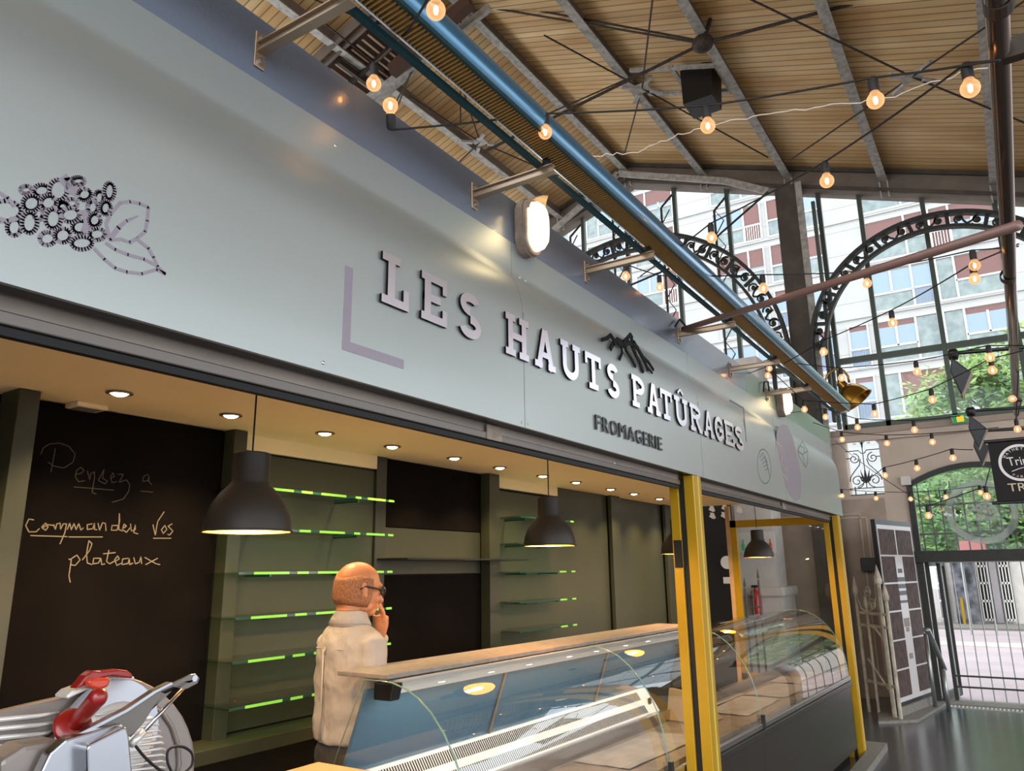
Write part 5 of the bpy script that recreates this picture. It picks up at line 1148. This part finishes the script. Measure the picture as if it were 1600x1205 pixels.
# dark cupboard area beyond the back wall with notices
dk = thing('dark_cabinet', 'tall black cabinet front with white notices beyond the stall end', 'cabinet', (9.0,3.0,0))
yb = at(1147,900,0,9.0).y; ye = at(1035,900,0,9.0).y
B((9.0,yb,0),(9.1,ye+.8,2.55)).build('front','dark',dk)
for p0, p1 in (((1047,888),(1060,918)),((1130,872),(1143,888)),((1130,902),(1144,912)),((1037,922),(1044,936)),((1037,942),(1044,954)),((1037,957),(1044,970))):
    a, b = at(*p0,0,8.99), at(*p1,0,8.99); B((8.985,b.y,b.z),(9.0,a.y,a.z)).build('notice','white',dk)
c = at(1136,879,0,8.98); MB().lathe([(.0001,0),(.075,0),(.075,-.006),(.0001,-.006)],24,c,Matrix.Rotation(PI/2,3,'Y')).build('round_sticker','white',dk)
ub = B((9.0,yb+.02,2.56),(9.06,ye+.8,3.0)); lv = thing('leaf_frieze','dark brown frieze with pale leaf shapes above the black cabinet','frieze',(9.0,yb,2.56)); ub.build('panel','louv',lv)
for p in ((1045,798),(1112,795),(1132,793),(1113,806),(1131,805),(1062,803),(1155,797)):
    c = at(*p,0,8.99)
    if c.z < 3.0 and c.z > 2.2: MB().prism([(8.99,c.y-.04,c.z-.03),(8.99,c.y-.01,c.z-.04),(8.99,c.y+.04,c.z-.01),(8.99,c.y+.02,c.z+.02),(8.99,c.y+.03,c.z+.04),(8.99,c.y-.02,c.z+.03)],(.006,0,0)).build('leaf_shape','fairy',lv)
# ================================================================ OUTSIDE
BX = 42.0; KS = BX/32
def by(y): return y*KS
def bz_(z): return 1.65+(z-1.65)*KS
ab = thing('apartment_building', 'pale stone apartment block with white-framed windows beyond the glazing', 'building', (BX, 0, 0))
B((BX,by(-9),0),(BX+9,by(24),bz_(26))).build('facade','bface',ab)
m = MB()
for r in range(-4,5):
    z = bz_(15.75-2.115*(-r)) if 0 else bz_(15.75+2.115*r); m.box((BX-.10,by(-9),z-.22),(BX,by(24),z-.10))
m.build('floor_band','bface',ab)
m = MB()
for r in range(-8,10):
    for k in range(2): z = bz_(15.75+2.115*r/2)+k*.01; m.box((BX-.004,by(-9),z+.69),(BX,by(24),z+.70))
m.build('cladding_joint','bulk',ab)
def window(y0, y1, zb, kind):
    a, b = by(y0), by(y1); z0, z1 = bz_(zb), bz_(zb+1.66); w = b-a; h = z1-z0; rail = z0+h*.40
    f = MB(); t_ = .10
    f.box((BX-.12,a,z1),(BX,b,z1+.12)); f.box((BX-.12,a-.08,z0-.08),(BX,a,z1+.1)); f.box((BX-.12,b,z0-.08),(BX,b+.08,z1+.1)); f.box((BX-.14,a,z0-.1),(BX,b,z0))
    wo = f.build('window_frame','bframe',ab)
    def pn(u0, u1, v0, v1, m_, dx=.05, nm='pane'): B((BX-dx,b-(b-a)*u1,z0+h*v0),(BX-.01,b-(b-a)*u0,z0+h*v1)).build(nm,m_,wo)
    def fr(u, v0, v1): B((BX-.10,b-(b-a)*u-.05,z0+h*v0),(BX-.01,b-(b-a)*u+.05,z0+h*v1)).build('mullion','bframe',wo)
    def hr_(u0, u1, v): B((BX-.10,b-(b-a)*u1,z0+h*v-.05),(BX-.01,b-(b-a)*u0,z0+h*v+.05)).build('rail','bframe',wo)
    def bars(u0, u1):
        m = MB(); n_ = max(3, int((b-a)*(u1-u0)/.12))
        for k in range(n_+1): yy = b-(b-a)*(u0+(u1-u0)*k/n_); m.box((BX-.16,yy-.018,z0+.02),(BX-.14,yy+.018,z0+h*.42))
        m.build('balcony_bars','bpinkrail' if kind in 'EF' else 'brail',wo)
        hr_(u0,u1,.42)
    if kind == 'A':     # wide: two lights over a spandrel, shuttered door at right
        pn(0,.68,0,.40,'bspan'); pn(0,.68,.40,.95,'bglass'); pn(.70,1,0,.95,'bglass'); fr(.34,.42,.95); fr(.69,0,1); hr_(0,.68,.41); bars(.72,1)
    elif kind == 'B':   # blinds down over spandrel
        pn(0,1,0,.40,'bspan'); pn(0,1,.40,.50,'bglass'); pn(0,.68,.50,.98,'bshut'); pn(.70,1,.50,.98,'bshut'); fr(.69,0,1); hr_(0,1,.41)
    elif kind == 'C':   # spandrel column left, blind right
        pn(0,.26,0,.98,'bspan'); pn(.28,1,0,.40,'bspan'); pn(.28,1,.40,.98,'bshut'); fr(.27,0,1); hr_(.27,1,.41)
    elif kind == 'D':   # half blind, glass
        pn(0,.64,0,.38,'bspan'); pn(0,.64,.38,.86,'bglass'); pn(0,.64,.86,.98,'bshut'); pn(.66,1,0,.98,'bspan'); fr(.32,.38,.9); fr(.65,0,1); hr_(0,.65,.39)
    elif kind == 'E':   # glass left, blind and barred door right
        pn(0,.64,0,.40,'bspan'); pn(0,.64,.40,.95,'bglass'); pn(.66,1,0,.97,'bshut'); fr(.32,.42,.95); fr(.65,0,1); hr_(0,.64,.41); bars(.68,1)
    elif kind == 'F':   # barred door left with blind, wide blind right
        pn(0,.30,0,.98,'bshut'); pn(.32,1,0,.40,'bspan'); pn(.32,1,.40,.55,'bglass'); pn(.32,1,.55,.98,'bshut'); fr(.31,0,1); fr(.66,.4,.58); hr_(.31,1,.41); bars(0,.29)
    elif kind == 'G':   # spandrel left, glass
        pn(0,.30,0,.98,'bspan'); pn(.32,1,0,.38,'bspan'); pn(.32,1,.38,.85,'bglass'); pn(.32,1,.85,.98,'bshut'); fr(.31,0,1); fr(.66,.38,.88); hr_(.31,1,.39)
    elif kind == 'n':   # narrow tall glass with bars
        pn(0,1,0,.88,'bglass'); pn(0,1,.88,.99,'bshut'); bars(0,1)
    elif kind == 's': pn(0,1,0,.42,'bspan'); pn(0,1,.42,.98,'bshut'); hr_(0,1,.43)
    elif kind == 't': pn(0,1,0,.42,'bspan'); pn(0,1,.42,.86,'bglass'); pn(0,1,.86,.98,'bshut'); hr_(0,1,.43)
ZB = [7.25, 9.37, 11.5, 13.62, 15.75, 17.87, 20.0]
gridw = {(-1.1,1.0): 'DGCFBs B', (1.25,3.35): 'CDABAB ', (5.0,5.72): 'nntsttt', (6.45,7.08): 'nnnssnn', (7.42,9.5): 'DAABEDA', (11.4,13.35): 'ADBEBFB', (13.9,15.9): 'BADGGGD', (17.0,18.4): 'tsttst '}
for (y0, y1), kk in gridw.items():
    for zb, k in zip(ZB, kk):
        if k != ' ': window(y0, y1, zb, k)
window(3.72, 4.36, 7.25, 'n'); window(3.72, 4.36, 9.37, 'n')
# trees
def tree(name, lab, x, y, zb, zt, r, seed, n, mt, trunk=True):
    random.seed(seed); t = thing(name, lab, 'tree', (x,y,0)); m = MB(); cl = []
    for k in range(60 if x < 25 else 150):
        a = random.uniform(0,2*PI); q = random.uniform(0,1)**.5; zz = random.uniform(zb,zt); f = math.sin(PI*min(1,max(.12,(zz-zb)/(zt-zb)*.8+.15)))
        cl.append(Vector((x+math.cos(a)*q*r*f, y+math.sin(a)*q*r*f, zz)))
    for c in cl:
        for j in range(n//(60 if x < 25 else 150)):
            d = Vector((random.gauss(0,1),random.gauss(0,1),random.gauss(0,.8))); p = c+d.normalized()*random.uniform(.1,.75 if x < 25 else 1.0)
            u = Vector((random.gauss(0,1),random.gauss(0,1),random.gauss(0,.5))).normalized(); v = u.orthogonal().normalized(); s = random.uniform(.08,.16)*(.85 if x < 25 else 1.0)
            m.add([p-u*s, p-v*s*.45, p+u*s, p+v*s*.45],[(0,1,2,3)])
    f = m.build('foliage',mt,t); f['kind'] = 'stuff'
    tr_ = MB().tube([(x,y,0),(x+.1,y,zb),(x,y+.1,zt*.8)],[.22,.16,.05],10)
    for c in cl[:12]: tr_.tube([(x+.05,y,zb+.3),(Vector((x,y,zb))+c)/2+Vector((0,0,.3)),c],[.06,.035,.012],5)
    tr_.build('trunk','bark',t)
tree('leafy_tree','light green tree rising in front of the lower right windows',22,-1.2,3.2,7.0,3.1,5,15000,'leaf')
tree('leafy_tree','dark green tree filling the view through the arched door glass',31,.1,1.5,6.2,3.5,9,30000,'leafD')
tree('leafy_tree','dense green tree at the right beyond the arched door glass',32,-5.5,2.2,7.2,4.0,12,7800,'leafD')
# railings outside the door glass
fr_ = thing('spiked_railing', 'dark spiked iron railing outside behind the arched door glass', 'fence', (14.5,0,0))
for k in range(26):
    y = 2.2-k*.16; MB().tube([(14.5,y,1.75),(14.5,y,2.92 if k%3 else 3.02)],.013,5).build('fence_bar','iron',fr_)
B((14.48,-2,2.15),(14.52,2.3,2.18)).build('rail','iron',fr_); B((14.48,-2,2.62),(14.52,2.3,2.65)).build('rail','iron',fr_)
m = MB(); m.box((14.45,-2.05,0),(14.55,-1.95,3.0)); m.box((14.45,2.35,0),(14.55,2.45,3.0)); B((14.45,-2,1.70),(14.55,2.4,1.76)).build('rail','iron',fr_); m.build('end_post','iron',fr_)
# street fence of pale louvred panels
sf = thing('louvred_fence', 'pale street fence with black louvre openings seen through the barred gate', 'fence', (26.6,.8,0))
def fy(px): return at(px,930,0,26.6).y
zt2 = at(1500,888,0,26.6).z+.5
B((26.7,-6,0),(26.8,fy(1420),zt2)).build('backing','whiteW',sf)
for a, b in ((1466,1481),(1533,1549),(1567,1582)):
    ya_, yb_ = fy(b), fy(a)
    B((26.64,ya_,.12),(26.70,yb_,zt2-.05)).build('dark_opening','vent',sf)
    m = MB()
    for k in range(4): y = ya_+(yb_-ya_)*k/3; m.box((26.58,y-.015,.08),(26.64,y+.015,zt2))
    for z in (.10,.62,1.12,1.6): m.box((26.58,ya_,z),(26.63,yb_,z+.06))
    m.build('louvre_bars','white',sf)
for p in (1556,1560): pass
B((26.5,fy(1563),.05),(26.6,fy(1552),zt2)).build('steel_post','steel',sf)
tag(B((26.2,fy(1528),-.02),(26.5,fy(1492),zt2-.2)).build('graffiti_bin','graffiti',bevel=.05),'dark street box with pale scribbles before the louvred fence','street box')
tag(B((26.0,fy(1505),0),(26.1,fy(1501),.75)).build('bollard','yellow'),'small yellow post beside the dark street box','bollard')
struct(B((19.5,-12,-.02),(20.5,12,.0)).build('kerb_line','kerbpale')); struct(B((24.5,-12,-.02),(26.7,12,.03)).build('pavement','stone'))
cr_ = thing('red_awning', 'reddish awning roof beyond the railing under the trees', 'awning', (23,.92,0))
MB().hull8([(22.6,.62,1.95),(22.6,1.22,1.95),(23.4,1.22,2.1),(23.4,.62,2.1),(22.6,.62,2.0),(22.6,1.22,2.0),(23.4,1.22,2.28),(23.4,.62,2.28)]).build('awning_sheet','mirrorgreen',cr_)
for y in (.65,1.19): MB().tube([(22.65,y,0),(22.65,y,1.97)],.02,6).build('awning_post','galv',cr_)
